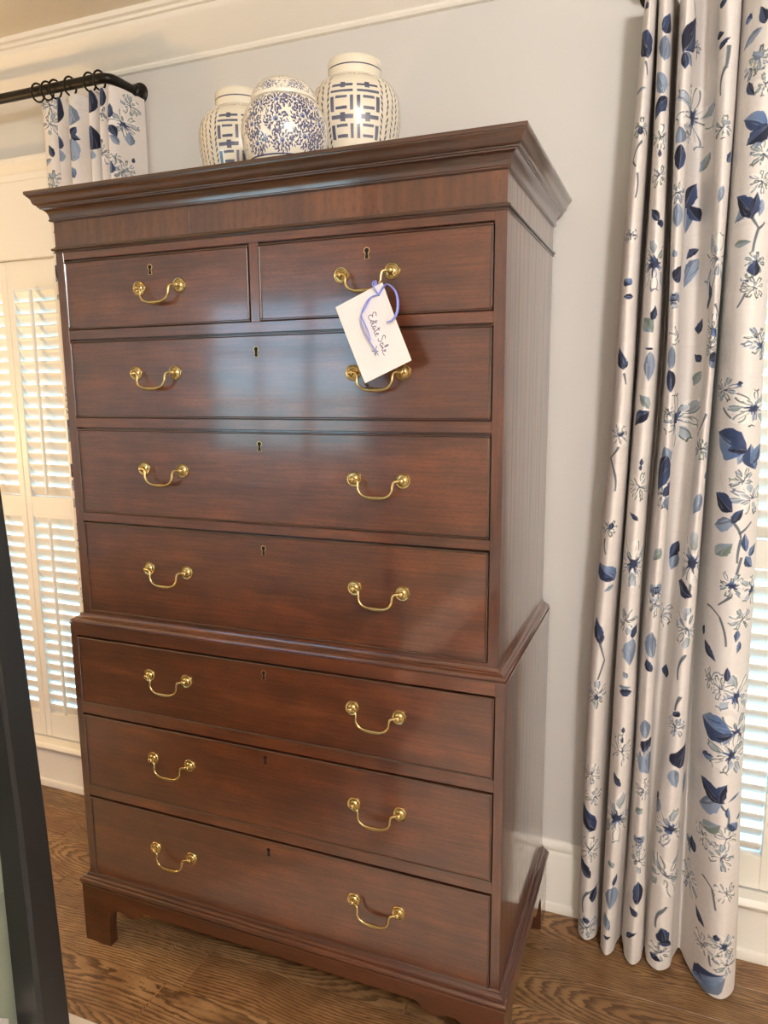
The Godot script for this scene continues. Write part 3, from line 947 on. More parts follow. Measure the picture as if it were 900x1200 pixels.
func pull() -> Node3D:
	var h := Node3D.new()
	h.name = "handle"
	var g := Geo.new()
	var path := PackedVector3Array([Vector3(-0.0535, 0.0, 0.0125), Vector3(-0.046, 0.0005, 0.015), Vector3(-0.0395, -0.002, 0.0175), Vector3(-0.0372, -0.010, 0.019), Vector3(-0.0368, -0.018, 0.020), Vector3(-0.031, -0.0275, 0.0205), Vector3(-0.020, -0.0330, 0.0205), Vector3(-0.008, -0.0345, 0.0205), Vector3(0.0, -0.0348, 0.0205)])
	var rad := PackedFloat32Array([0.0030, 0.0030, 0.0031, 0.0027, 0.0027, 0.0029, 0.0031, 0.0042, 0.0046])
	for i in range(path.size() - 2, -1, -1):
		path.append(Vector3(-path[i].x, path[i].y, path[i].z))
		rad.append(rad[i])
	var fine := smooth_path(path, 4)
	var fr := PackedFloat32Array()
	for i in fine.size():
		var q := float(i) / (fine.size() - 1) * (rad.size() - 1)
		var k := mini(int(q), rad.size() - 2)
		fr.append(lerpf(rad[k], rad[k + 1], q - k))
	g.tube(fine, fr, 10)
	build("bail", g, M.brass, h)
	for s: float in [-1.0, 1.0]:
		g = Geo.new()
		var face := Transform3D(Basis(Vector3(1, 0, 0), Vector3(0, 0, 1), Vector3(0, -1, 0)), Vector3(s * 0.0535, 0, 0))
		g.lathe(pts([0.0158, 0.0, 0.0160, 0.0022, 0.0148, 0.0040, 0.0130, 0.0038, 0.0115, 0.0026, 0.0090, 0.0030, 0.0072, 0.0052, 0.0050, 0.0060, 0.0040, 0.0062, 0.0, 0.0064]), 40, face, 0.0006, 20)
		build("rosette", g, M.brass, h)
		g = Geo.new()
		g.lathe(pts([0.0036, 0.005, 0.0034, 0.0095, 0.0056, 0.0110, 0.0062, 0.0130, 0.0056, 0.0152, 0.0036, 0.0168, 0.0, 0.0172]), 16, face)
		build("post", g, M.brass, h)
	return h


func keyhole_outline(s: float) -> PackedVector2Array:
	var p := PackedVector2Array()
	for k in 13:
		var a := deg_to_rad(-55.0 + 290.0 * k / 12.0)
		p.append(Vector2(cos(a), sin(a)) * 0.0042 * s + Vector2(0, 0.0052))
	p.append(Vector2(-0.0021 * s, -0.002))
	p.append(Vector2(-0.0036 * s, -0.0086 - 0.0012 * s))
	p.append(Vector2(0.0036 * s, -0.0086 - 0.0012 * s))
	p.append(Vector2(0.0021 * s, -0.002))
	return p


func drawer(chest: Node3D, lo: Vector2, hi: Vector2, z: float, key: Vector2, brass_key: bool, pulls: Array, handle: Node3D) -> void:
	var gap := 0.0018
	var a := lo + Vector2(gap, 0.0008)
	var b := hi - Vector2(gap, 0.0032)
	var bead := 0.0042
	var d := Node3D.new()
	d.name = "drawer"
	chest.add_child(d, true)
	var g := Geo.new(0, roff())
	g.box(Vector3(a.x + bead, a.y + bead, z - 0.017), Vector3(b.x - bead, b.y - bead, z + 0.0005), 0.0006)
	build("front", g, M.wood, d)
	g = Geo.new(0, roff())   # a cock bead round the edge
	g.box(Vector3(a.x, a.y, z - 0.017), Vector3(b.x, a.y + bead, z + 0.0036), 0.0015)
	g.box(Vector3(a.x, b.y - bead, z - 0.017), Vector3(b.x, b.y, z + 0.0036), 0.0015)
	g.box(Vector3(a.x, a.y + bead, z - 0.017), Vector3(a.x + bead, b.y - bead, z + 0.0036), 0.0015)
	g.box(Vector3(b.x - bead, a.y + bead, z - 0.017), Vector3(b.x, b.y - bead, z + 0.0036), 0.0015)
	build("bead", g, M.wood_dark, d)
	var at := Transform3D(Basis(), Vector3(key.x, key.y, z + 0.0005))
	if brass_key:
		g = Geo.new()
		g.slab(keyhole_outline(1.55), -0.001, 0.0005, at)
		build("escutcheon", g, M.brass_dull, d)
	g = Geo.new()
	g.slab(keyhole_outline(1.12), -0.001, 0.0008, at)
	build("keyhole", g, M.gap, d)
	for p: Array in pulls:
		var h: Node3D = handle.duplicate()
		h.position = Vector3(p[0], p[1], z + 0.0005)
		h.rotation.z = p[2]
		d.add_child(h, true)


func make_chest() -> void:
	var c := thing("chest_on_chest", "tall polished mahogany chest-on-chest with brass swan-neck handles", "chest of drawers")
	var handle := pull()
	var s := 0.0222
	var sl := 0.0195
	var g := Geo.new(1, roff())
	g.box(Vector3(UX0, 0.889, ZB), Vector3(UX1, 1.84, UZ - 0.016), 0.0008)
	build("upper_case", g, M.wood_side, c)
	g = Geo.new(1, roff())
	g.box(Vector3(0, 0.185, ZB), Vector3(CHEST_W, 0.881, -0.016), 0.0008)
	build("lower_case", g, M.wood_side, c)
	# stiles and rails of the two fronts
	for e: Array in [[UX0, UX0 + s, 0.889, 1.772, UZ], [UX1 - s, UX1, 0.889, 1.772, UZ], [0.0, sl, 0.185, 0.8815, 0.0], [CHEST_W - sl, CHEST_W, 0.185, 0.8815, 0.0]]:
		g = Geo.new(1, roff())
		g.box(Vector3(e[0], e[2], e[4] - 0.0165), Vector3(e[1], e[3], e[4]), 0.0005)
		build("stile", g, M.wood_red, c)
	for e: Array in [[1.7487, 1.772], [1.5691, 1.5914], [1.3656, 1.3887], [1.1389, 1.1608], [0.889, 0.9099]]:
		g = Geo.new(0, roff())
		g.box(Vector3(UX0 + s - 0.0005, e[0], UZ - 0.0165), Vector3(UX1 - s + 0.0005, e[1], UZ - 0.0004), 0.001)
		build("rail", g, M.wood, c)
	g = Geo.new(1, roff())
	g.box(Vector3(0.543, 1.5909, UZ - 0.0165), Vector3(0.565, 1.7492, UZ - 0.0002), 0.001)
	build("divider", g, M.wood, c)
	for e: Array in [[0.8502, 0.8815], [0.6445, 0.6721], [0.4176, 0.4432]]:
		g = Geo.new(0, roff())
		g.box(Vector3(sl - 0.0005, e[0], -0.0165), Vector3(CHEST_W - sl + 0.0005, e[1], -0.0004), 0.001)
		build("rail", g, M.wood, c)

	# drawers
	var tw := 0.015
	drawer(c, Vector2(UX0 + s, 1.5914), Vector2(0.543, 1.7487), UZ, Vector2(0.292, 1.713), true, [[0.314, 1.675, 0.01]], handle)
	drawer(c, Vector2(0.565, 1.5914), Vector2(UX1 - s, 1.7487), UZ, Vector2(0.808, 1.710), true, [[0.807, 1.6725, tw]], handle)
	drawer(c, Vector2(UX0 + s, 1.3887), Vector2(UX1 - s, 1.5691), UZ, Vector2(0.553, 1.530), true, [[0.292, 1.490, 0.0], [0.829, 1.483, 0.0]], handle)
	drawer(c, Vector2(UX0 + s, 1.1608), Vector2(UX1 - s, 1.3656), UZ, Vector2(0.553, 1.331), true, [[0.298, 1.273, -0.015], [0.828, 1.269, 0.0]], handle)
	drawer(c, Vector2(UX0 + s, 0.9099), Vector2(UX1 - s, 1.1389), UZ, Vector2(0.554, 1.102), true, [[0.294, 1.035, -0.01], [0.826, 1.0375, -0.02]], handle)
	drawer(c, Vector2(sl, 0.6721), Vector2(CHEST_W - sl, 0.8502), 0.0, Vector2(0.555, 0.821), true, [[0.291, 0.776, 0.0], [0.825, 0.7765, -0.03]], handle)
	drawer(c, Vector2(sl, 0.4432), Vector2(CHEST_W - sl, 0.6445), 0.0, Vector2(0.551, 0.617), false, [[0.287, 0.561, 0.0], [0.826, 0.555, 0.0]], handle)
	drawer(c, Vector2(sl, 0.1904), Vector2(CHEST_W - sl, 0.4176), 0.0, Vector2(0.551, 0.385), false, [[0.278, 0.3155, -0.03], [0.822, 0.3195, -0.03]], handle)
	handle.free()

	# frieze in three veneers, astragal, cornice
	var y0 := 1.7755
	var y1 := 1.840
	for e: Array in [[UX0, 0.40], [0.40, 0.842], [0.842, UX1]]:
		g = Geo.new(1, roff())
		g.box(Vector3(e[0], y0, UZ - 0.0165), Vector3(e[1] - 0.0003, y1, UZ - 0.001), 0.0003)
		build("frieze", g, M.wood_frieze, c)
	var round_ := pts([UX0, ZB, UX0, UZ, UX1, UZ, UX1, ZB])
	g = Geo.new(0, roff())
	g.moulding(round_, pts([-0.004, 1.7655, 0.0028, 1.7655, 0.0036, 1.7668, 0.0030, 1.7680, 0.0012, 1.7684, 0.0012, 1.7698, 0.0050, 1.7704, 0.0068, 1.7724, 0.0064, 1.7748, 0.0044, 1.7762, 0.0014, 1.7766, 0.0012, 1.7790, -0.004, 1.7795]))
	build("astragal", g, M.wood_dark, c)
	g = Geo.new(0, roff())
	g.moulding(round_, pts([-0.02, 1.8345, 0.0050, 1.8345, 0.0066, 1.8358, 0.0070, 1.8378, 0.0056, 1.8392, 0.0050, 1.8398, 0.0052, 1.8412, 0.0056, 1.8450, 0.0066, 1.8490, 0.0088, 1.8535, 0.0120, 1.8570, 0.0160, 1.8595, 0.0190, 1.8603, 0.0192, 1.8628, 0.0222, 1.8634, 0.0224, 1.8660, 0.0240, 1.8668, 0.0276, 1.8690, 0.0296, 1.8722, 0.0304, 1.8760, 0.0322, 1.8800, 0.0352, 1.8836, 0.0384, 1.8862, 0.0388, 1.8878, 0.0406, 1.8884, 0.0412, 1.8932, 0.0400, 1.8957, -0.02, 1.8957]))
	build("cornice", g, M.wood_dark, c)
	g = Geo.new(0, roff())
	g.box(Vector3(UX0 + 0.015, 1.835, ZB), Vector3(UX1 - 0.015, 1.8955, UZ - 0.015), 0.001)
	build("top_board", g, M.wood, c)

	# the ledge where the upper case sits
	g = Geo.new(0, roff())
	g.moulding(pts([0.0, ZB, 0.0, 0.0, CHEST_W, 0.0, CHEST_W, ZB]), pts([-0.045, 0.8770, -0.001, 0.8770, 0.0012, 0.8780, 0.0014, 0.8812, -0.0026, 0.8816, -0.0028, 0.8838, -0.0006, 0.8844, -0.0006, 0.8868, -0.0022, 0.8896, -0.0056, 0.8916, -0.0092, 0.8922, -0.0094, 0.8944, -0.0122, 0.8946, -0.0146, 0.8956, -0.0168, 0.8978, -0.0176, 0.9010, -0.0178, 0.9030, -0.045, 0.9030]))
	build("waist_moulding", g, M.wood, c)

	# base moulding and bracket feet
	g = Geo.new(0, roff())
	g.moulding(pts([0.0, ZB, 0.0, 0.0, CHEST_W, 0.0, CHEST_W, ZB]), pts([-0.02, 0.1640, 0.0172, 0.1640, 0.0178, 0.1655, 0.0172, 0.1670, 0.0140, 0.1676, 0.0140, 0.1700, 0.0178, 0.1706, 0.0196, 0.1730, 0.0200, 0.1762, 0.0190, 0.1795, 0.0168, 0.1815, 0.0128, 0.1819, 0.0126, 0.1850, 0.0098, 0.1853, 0.0080, 0.1862, 0.0060, 0.1882, 0.0050, 0.1908, 0.0046, 0.1926, 0.0018, 0.1930, 0.0016, 0.1968, 0.0006, 0.1985, -0.02, 0.1985]))
	build("base_moulding", g, M.wood_red, c)
	# front board: scrolled apron and two feet in one plank
	var half := [-0.0155, 0.1695, -0.0155, 0.0, 0.066, 0.0, 0.0665, 0.055, 0.0700, 0.085, 0.0780, 0.104, 0.0900, 0.1120, 0.1050, 0.1130, 0.1190, 0.1085, 0.1320, 0.1035, 0.1480, 0.1035, 0.1600, 0.1080, 0.1680, 0.1160, 0.1740, 0.1240, 0.1850, 0.1275, 0.2000, 0.1275]
	var out := PackedVector2Array()
	for i in range(0, half.size(), 2):
		out.append(Vector2(half[i], half[i + 1]))
	for i in range(half.size() - 2, -1, -2):
		out.append(Vector2(CHEST_W - half[i], half[i + 1]))
	g = Geo.new(0, roff())
	g.slab(out, -0.010, 0.0155)
	build("apron", g, M.wood_red, c)
	# side boards: the same scrolls, from the front foot to the rear foot
	var deep := -ZB
	out = PackedVector2Array()
	for i in range(0, half.size(), 2):
		out.append(Vector2(maxf(half[i], -0.0150), half[i + 1]))
	for i in range(half.size() - 2, -1, -2):
		out.append(Vector2(minf(deep - half[i] - 0.02, deep), half[i + 1]))
	for x: float in [-0.0152, CHEST_W - 0.0098]:
		g = Geo.new(2, roff())
		g.slab(out, 0.0, 0.025, Transform3D(Basis(Vector3(0, 0, -1), Vector3(0, 1, 0), Vector3(1, 0, 0)), Vector3(x, 0, 0)))
		build("side_apron", g, M.wood_red, c)
	for x: float in [0.012, CHEST_W - 0.012 - 0.10]:
		g = Geo.new(0, roff())
		g.box(Vector3(x, 0.0, ZB + 0.002), Vector3(x + 0.10, 0.175, ZB + 0.022), 0.002)
		build("rear_foot", g, M.wood_dark, c)


# ---------------------------------------------------------------- jars
func jar_profile_open(r: float, h: float) -> PackedVector2Array:
	return pts([0.0, 0.0, r * 0.60, 0.0, r * 0.64, h * 0.012, r * 0.66, h * 0.03, r * 0.74, h * 0.10, r * 0.84, h * 0.21, r * 0.935, h * 0.36, r * 0.99, h * 0.50, r, h * 0.58, r * 0.985, h * 0.66, r * 0.93, h * 0.735, r * 0.83, h * 0.795, r * 0.71, h * 0.832, r * 0.60, h * 0.852, r * 0.575, h * 0.862, r * 0.575, h * 0.88, r * 0.585, h * 0.965, r * 0.580, h * 0.985, r * 0.56, h, r * 0.50, h, r * 0.49, h * 0.97, r * 0.49, h * 0.86])


func arc_v(prof: PackedVector2Array, y: float) -> float:   # texture v at a height on the outside
	var run := 0.0
	var total := 0.0
	for i in prof.size() - 1:
		total += prof[i].distance_to(prof[i + 1])
	for i in prof.size() - 1:
		var a := prof[i]
		var b := prof[i + 1]
		if b.y > a.y and y <= b.y:
			return 1.0 - (run + a.distance_to(b) * clampf((y - a.y) / (b.y - a.y), 0.0, 1.0)) / total
		run += a.distance_to(b)
	return 0.0


func dash(p: Print, c: Vector2, d: Vector2, l: float, w: float, col: Color) -> void:
	var nn := Vector2(-d.y, d.x)
	p.fill(PackedVector2Array([c - d * l, c + nn * w, c + d * l, c - nn * w]), col, col)


func character_jar_print(prof: PackedVector2Array) -> ImageTexture:   # white ground, two panels of barred squares, fields of leaf strokes
	var w := 1536
	var h := 768
	var p := Print.new(w, h, Color8(236, 230, 216))
	rng.seed = 17
	var dark := Color8(66, 74, 104)
	var line := Color8(78, 82, 106)
	var v_at := func(y: float) -> float: return arc_v(prof, y) * h
	for side in 2:
		var cx := w * (0.5 * side)
		var u_at := func(dx: float) -> float: return cx + asin(clampf(dx / 392.0, -0.95, 0.95)) / TAU * w
		var y_at := func(cy: float) -> float: return 0.1955 - (cy - 265.0) * 0.0002120
		var bar := func(x0: float, x1: float, c0: float, c1: float) -> void:
			for m: float in [-1.0, 1.0]:
				var a: float = u_at.call(x0 * m)
				var b: float = u_at.call(x1 * m)
				var t0: float = v_at.call(y_at.call(c0))
				var t1: float = v_at.call(y_at.call(c1))
				var j := func() -> float: return rng.randf_range(-1.0, 1.0)
				var col := dark.lightened(rng.randf_range(0.0, 0.14))
				p.fill(PackedVector2Array([Vector2(a + j.call(), t0 + j.call()), Vector2(b + j.call(), t0 + j.call()), Vector2(b + j.call(), t1 + j.call()), Vector2(a + j.call(), t1 + j.call())]), col, col.lightened(0.12), Vector2.DOWN)
		bar.call(17.0, 192.0, 315.0, 338.0)
		bar.call(82.0, 122.0, 299.0, 352.0)
		bar.call(17.0, 198.0, 374.0, 398.0)
		for o: float in [0.0, 258.0]:
			bar.call(15.0, 42.0, 428.0 + o, 566.0 + o * 0.96)
			bar.call(172.0, 200.0, 432.0 + o, 570.0 + o * 0.96)
			bar.call(66.0, 158.0, 428.0 + o, 453.0 + o)
			bar.call(66.0, 158.0, 528.0 + o * 0.97, 556.0 + o * 0.97)
		bar.call(17.0, 195.0, 604.0, 640.0)
		bar.call(84.0, 124.0, 584.0, 664.0)
		# leaf strokes either side, slanting in alternate columns, and a band below
		for k in 14:
			var ang := lerpf(0.60, PI - 0.60, k / 13.0)
			var lean := 0.5 if k % 2 else -0.5
			for i in 15:
				var y := lerpf(0.035, 0.208, (i + (0.5 if k % 2 else 0.0)) / 15.0)
				dash(p, Vector2(cx + ang / TAU * w + rng.randf_range(-3, 3), float(v_at.call(y)) + rng.randf_range(-2, 2)), Vector2(lean + rng.randf_range(-0.2, 0.2), -1.0).normalized(), 15.0, 5.2, dark)
		for k in 14:
			for i in 3:
				var ang := lerpf(-0.6, 0.6, k / 13.0)
				dash(p, Vector2(cx + ang / TAU * w, float(v_at.call(0.034 + 0.013 * i)) + rng.randf_range(-2, 2)), Vector2(1.0 if (k < 7) == (i % 2 == 0) else -1.0, -0.7).normalized(), 12.0, 4.0, dark)
	for y: float in [0.2145, 0.2100]:
		var t: float = v_at.call(y)
		for k in 8:
			p.stroke(PackedVector2Array([Vector2(w * (k + 0.1) / 8.0, t), Vector2(w * (k + 0.9) / 8.0, t)]), 3.5, 3.5, line)
	for k in 8:
		p.fill(ellipse(Vector2(w * k / 8.0, v_at.call(0.213)), 7, 7, 0.0, 0.1), line, dark)
	for y: float in [0.2400]:
		p.stroke(PackedVector2Array([Vector2(0, v_at.call(y)), Vector2(w - 1, v_at.call(y))]), 5.5, 5.5, line)
	return p.texture()


func sprig_jar_print(prof: PackedVector2Array, spots: Array, foot: float) -> ImageTexture:   # white ground with round blue blooms among curly dashes
	var w := 1536
	var h := 512
	var p := Print.new(w, h, Color8(238, 234, 224))
	rng.seed = 23
	var dark := Color8(58, 66, 112)
	var mid := Color8(112, 130, 178)
	var all := spots.duplicate()
	for s: Vector2 in spots:
		all.append(Vector2(s.x + PI, s.y))
	var hgt := prof[-1].y
	var per_m := w / (TAU * 0.08)
	var tall := func(y: float) -> float: return arc_v(prof, y) * h
	var mid_y: float = (spots[0] as Vector2).y
	var scale_v := absf(float(tall.call(mid_y)) - float(tall.call(mid_y + 0.005))) / 0.005
	scale_v = minf(scale_v, 2600.0)
	for k in 620:      # loose curls between the blooms
		var u := rng.randf()
		var at := Vector2(u * w, tall.call(lerpf(maxf(foot + 0.006, prof[0].y + 0.006), hgt - 0.004, rng.randf())))
		var d := Vector2.from_angle(rng.randf() * TAU)
		dash(p, at, d, 9.0, 3.4, dark.lightened(rng.randf_range(0.0, 0.2)))
	for s: Vector2 in all:
		var c := Vector2(fposmod(s.x / TAU, 1.0) * w, tall.call(s.y))
		for ring in 3:
			var count: int = [9, 13, 17][ring]
			for k in count:
				var a := TAU * (k + 0.5 * ring) / count + rng.randf_range(-0.12, 0.12)
				var r: float = [0.0098, 0.0152, 0.0208][ring]
				var at := c + Vector2(cos(a) * r * per_m, sin(a) * r * scale_v)
				var d := Vector2(cos(a), sin(a)).rotated([0.25, -0.7, 0.8][ring])
				dash(p, at, d, 11.0, 4.0, dark.lightened(rng.randf_range(0.0, 0.15)))
				if ring < 2:
					dash(p, at + d.rotated(0.9) * 6.0, d.rotated(1.2), 7.0, 3.2, dark)
		p.fill(ellipse(c, 0.0050 * per_m, 0.0050 * scale_v, 0.0, 0.08), mid, mid.lightened(0.25), Vector2.DOWN)
		p.fill(ellipse(c + Vector2(2, 3), 0.0026 * per_m, 0.0026 * scale_v, 0.0, 0.12), dark, dark)
	if foot > 0.0:
		p.stroke(PackedVector2Array([Vector2(0, tall.call(foot)), Vector2(w - 1, tall.call(foot))]), 5.0, 5.0, dark)
	return p.texture()


func glazed(tex: Texture2D) -> StandardMaterial3D:
	var m := plain(Color(0.97, 0.96, 0.93), 0.22)
	m.albedo_texture = tex
	m.clearcoat_enabled = true
	m.clearcoat = 1.0
	m.clearcoat_roughness = 0.05
	return m


func make_jars() -> void:
	var eye := Vector2(1.3802, 1.3410)
	var prof := jar_profile_open(0.102, 0.2595)
	var glaze := glazed(character_jar_print(prof))
	for e: Array in [["large blue and white open jar with barred square panels, rightmost on the chest", Vector2(0.683, -0.259), 0.0], ["blue and white open jar with barred square panels, leftmost and half behind the lidded jar", Vector2(0.357, -0.308), -0.02]]:
		var j := thing("jar", e[0], "jar", "open jars with barred panels", Vector3(e[1].x, 1.8955, e[1].y))
		j.rotation.y = atan2(eye.x - e[1].x, eye.y - e[1].y) + e[2]
		var g := Geo.new()
		g.lathe(prof, 72)
		build("body", g, glaze, j)
	# the lidded jar in front
	var at := Vector2(0.604, -0.078)
	var body := pts([0.0, 0.006, 0.068, 0.006, 0.0715, 0.010, 0.0760, 0.020, 0.0815, 0.036, 0.0862, 0.056, 0.0886, 0.076, 0.0880, 0.094, 0.0850, 0.112, 0.0795, 0.130, 0.0722, 0.145, 0.0655, 0.1535, 0.062, 0.155, 0.0, 0.155])
	for i in body.size():
		body[i].y *= 0.845

	var lid := pts([0.060, 0.1535, 0.0662, 0.1540, 0.0672, 0.1560, 0.0668, 0.1590, 0.0640, 0.1680, 0.0585, 0.1770, 0.0500, 0.1850, 0.0390, 0.1910, 0.0250, 0.1948, 0.0100, 0.1962, 0.0, 0.1963])
	for i in lid.size():
		lid[i].y = 0.1297 + (lid[i].y - 0.1535) * 1.06

	var spots := []
	for q: Vector2 in [Vector2(370, 540), Vector2(420, 740), Vector2(375, 330), Vector2(545, 320), Vector2(600, 490), Vector2(620, 690), Vector2(190, 750), Vector2(200, 360), Vector2(165, 560), Vector2(745, 745), Vector2(745, 540), Vector2(690, 380)]:
		spots.append(Vector2(asin(clampf((q.x - 445.0) / 385.0, -0.95, 0.95)), 0.021 + (820.0 - q.y) * 0.000185))
	var t := thing("lidded_jar", "small lidded ginger jar with scattered blue flower sprigs, in front between two open jars", "jar", "", Vector3(at.x, 1.8955, at.y))
	t.rotation.y = atan2(eye.x - at.x, eye.y - at.y)
	var g := Geo.new()
	g.lathe(body, 72)
	build("body", g, glazed(sprig_jar_print(body, spots, 0.0135)), t)
	g = Geo.new()
	g.lathe(lid, 72)
	build("lid", g, glazed(sprig_jar_print(lid, [Vector2(-0.5, 0.147), Vector2(0.42, 0.147), Vector2(1.3, 0.147), Vector2(-1.4, 0.147)], 0.0)), t)
	g = Geo.new()
	g.lathe(pts([0.0, 0.0, 0.062, 0.0, 0.063, 0.003, 0.064, 0.0075, 0.0, 0.0075]), 48)
	build("foot", g, M.clay, t)


# ---------------------------------------------------------------- the tag on the handle
func card_print() -> ImageTexture:   # ruled index card with handwriting that runs along its length (u)
	var w := 768
	var h := 512
	var p := Print.new(w, h, Color8(226, 220, 215))
	for k in 15:
		var y := 34.0 + k * 31.0
		p.stroke(PackedVector2Array([Vector2(0, y), Vector2(w - 1, y)]), 2.2, 2.2, Color8(176, 186, 214), 0.75)
	var pen := Color8(58, 34, 84)
	var word := func(strokes: Array, o: Vector2, s: float, wd: float, col: Color) -> void:
		for st: Array in strokes:
			var path := PackedVector3Array()
			for i in range(0, st.size(), 2):
				path.append(Vector3(o.x + st[i] * s + st[i + 1] * s * -0.22, o.y - st[i + 1] * s, 0))
			var fine := smooth_path(path, 6)
			var flat := PackedVector2Array()
			for q in fine:
				flat.append(Vector2(q.x, q.y))
			p.stroke(flat, wd, wd * 0.8, col)
	# Estate
	word.call([[1.1, 2.0, 0.5, 2.2, 0.0, 1.9, 0.1, 1.3, 0.7, 1.1], [0.7, 1.1, 0.1, 0.9, -0.2, 0.4, 0.1, 0.0, 0.8, 0.1, 1.2, 0.5], [1.2, 0.1, 1.7, 1.0, 1.9, 0.5, 1.6, 0.0, 1.3, 0.2], [2.2, 1.9, 2.15, 0.2, 2.4, 0.0, 2.7, 0.3], [1.8, 1.35, 2.7, 1.4], [3.4, 0.8, 3.0, 0.9, 2.8, 0.4, 3.0, 0.0, 3.4, 0.5, 3.45, 0.1, 3.8, 0.2], [4.1, 1.9, 4.0, 0.2, 4.3, 0.0, 4.6, 0.3], [3.7, 1.35, 4.6, 1.45], [4.6, 0.3, 5.1, 0.7, 4.9, 0.95, 4.6, 0.5, 4.8, 0.0, 5.3, 0.2]], Vector2(232, 240), 38.0, 7.0, pen)
	# Sale
	word.call([[1.0, 1.9, 0.4, 2.1, 0.1, 1.6, 0.6, 1.1, 0.8, 0.5, 0.3, 0.0, -0.2, 0.3], [1.9, 0.8, 1.5, 0.9, 1.2, 0.4, 1.5, 0.0, 1.9, 0.5, 1.95, 0.1, 2.3, 0.3], [2.3, 0.3, 2.8, 1.8, 2.6, 2.0, 2.45, 1.2, 2.6, 0.1, 3.0, 0.2], [3.0, 0.3, 3.5, 0.7, 3.3, 0.95, 3.05, 0.5, 3.2, 0.0, 4.2, 0.1]], Vector2(462, 232), 38.0, 7.0, pen)
	# a crossed mark below
	word.call([[0.0, 1.6, 0.8, 0.8, 1.8, 0.2], [1.6, 1.5, 0.9, 0.8, 0.2, -0.4], [0.9, 0.8, 2.4, 1.0]], Vector2(520, 318), 34.0, 6.0, Color8(40, 34, 52))
	return p.texture()


func make_tag() -> void:
	var a := Vector3(0.757, 1.607, 0.018)     # corners: left, top, right, bottom as it hangs
	var b := Vector3(0.854, 1.648, 0.016)
	var c := Vector3(0.919, 1.503, 0.036)
	var d := Vector3(0.824, 1.462, 0.034)
	var t := thing("paper_tag", "ruled white card with a handwritten estate sale note, hung on the upper right handle", "tag")
	var m := plain(Color(1, 1, 1), 0.75)
	m.albedo_texture = card_print()
	m.cull_mode = BaseMaterial3D.CULL_DISABLED
	var g := Geo.new()
	var nf := (b - a).cross(d - a).normalized()
	if nf.z < 0.0:
		nf = -nf
	var cells := 8
	var at := func(u: float, v: float, o: float) -> Vector3:
		return a.lerp(d, u).lerp(b.lerp(c, u), v) + nf * (o + 0.003 * sin(PI * u) * (0.3 + v))
	for i in cells:
		for o: float in [0.0, -0.0005]:
			var ps := []
			var ns := []
			var ts := []
			for q: Vector2 in [Vector2(i, 0), Vector2(i + 1, 0), Vector2(i + 1, 1), Vector2(i, 1)]:
				ps.append(at.call(q.x / cells, q.y, o))
				ns.append(nf if o == 0.0 else -nf)
				ts.append(Vector2(q.x / cells, 1.0 - q.y))
			g.quad_uv(ps, ns, ts)
	build("card", g, m, t)
	g = Geo.new()
	var e0: Vector3 = at.call(0.0, 0.0, -0.0005)
	var rim := PackedVector3Array([at.call(0.0, 0.0, -0.0003), at.call(0.0, 1.0, -0.0003)])
	for i in range(1, cells + 1):
		rim.append(at.call(float(i) / cells, 1.0, -0.0003))
	for i in range(cells, 0, -1):
		rim.append(at.call(float(i) / cells, 0.0, -0.0003))
	g.tube(rim, even(0.0005, rim.size()), 5, true)
	build("edge", g, M.card_edge, t)
	var hole: Vector3 = at.call(0.115, 0.86, 0.0)
	g = Geo.new()
	var disc := PackedVector2Array()
	for k in 14:
		disc.append(Vector2(cos(TAU * k / 14.0), sin(TAU * k / 14.0)) * 0.0023)
	g.slab(disc, -0.0004, 0.0008, Transform3D(Basis(), hole))
	build("punched_hole", g, M.gap, t)
	# blue curling ribbon: a loop to the handle and a loop to the right, two tails
	var p := func(u: float, v: float, o: float) -> Vector3: return at.call(u, v, o)
	var bail := Vector3(0.838, 1.6405, 0.0205)
	for line: Array in [
		[hole, bail + Vector3(0.0, 0.004, 0.006), bail + Vector3(0.003, 0.010, 0.0), bail + Vector3(0.002, 0.002, -0.006), hole + Vector3(0, 0, -0.001)],
		[hole + Vector3(0, 0, 0.001), Vector3(0.866, 1.643, 0.026), Vector3(0.886, 1.630, 0.034), Vector3(0.894, 1.610, 0.040), Vector3(0.893, 1.590, 0.042), Vector3(0.884, 1.577, 0.040), Vector3(0.870, 1.573, 0.036)],
		[hole + Vector3(0, 0, 0.001), Vector3(0.832, 1.620, 0.026), Vector3(0.820, 1.601, 0.030), Vector3(0.816, 1.583, 0.032), Vector3(0.821, 1.564, 0.034), Vector3(0.833, 1.543, 0.036), Vector3(0.846, 1.525, 0.038), Vector3(0.849, 1.515, 0.038)],
		[hole + Vector3(0, 0, 0.001), Vector3(0.836, 1.621, 0.028), Vector3(0.824, 1.600, 0.031), Vector3(0.818, 1.588, 0.034), Vector3(0.826, 1.572, 0.036), Vector3(0.834, 1.556, 0.038), Vector3(0.838, 1.540, 0.038)]]:
		g = Geo.new()
		var path := smooth_path(PackedVector3Array(line), 6)
		var rad := even(0.0032, path.size())
		rad[path.size() - 1] = 0.0008
		g.tube(path, rad, 8, false, 0.35)
		build("ribbon", g, M.ribbon, t)


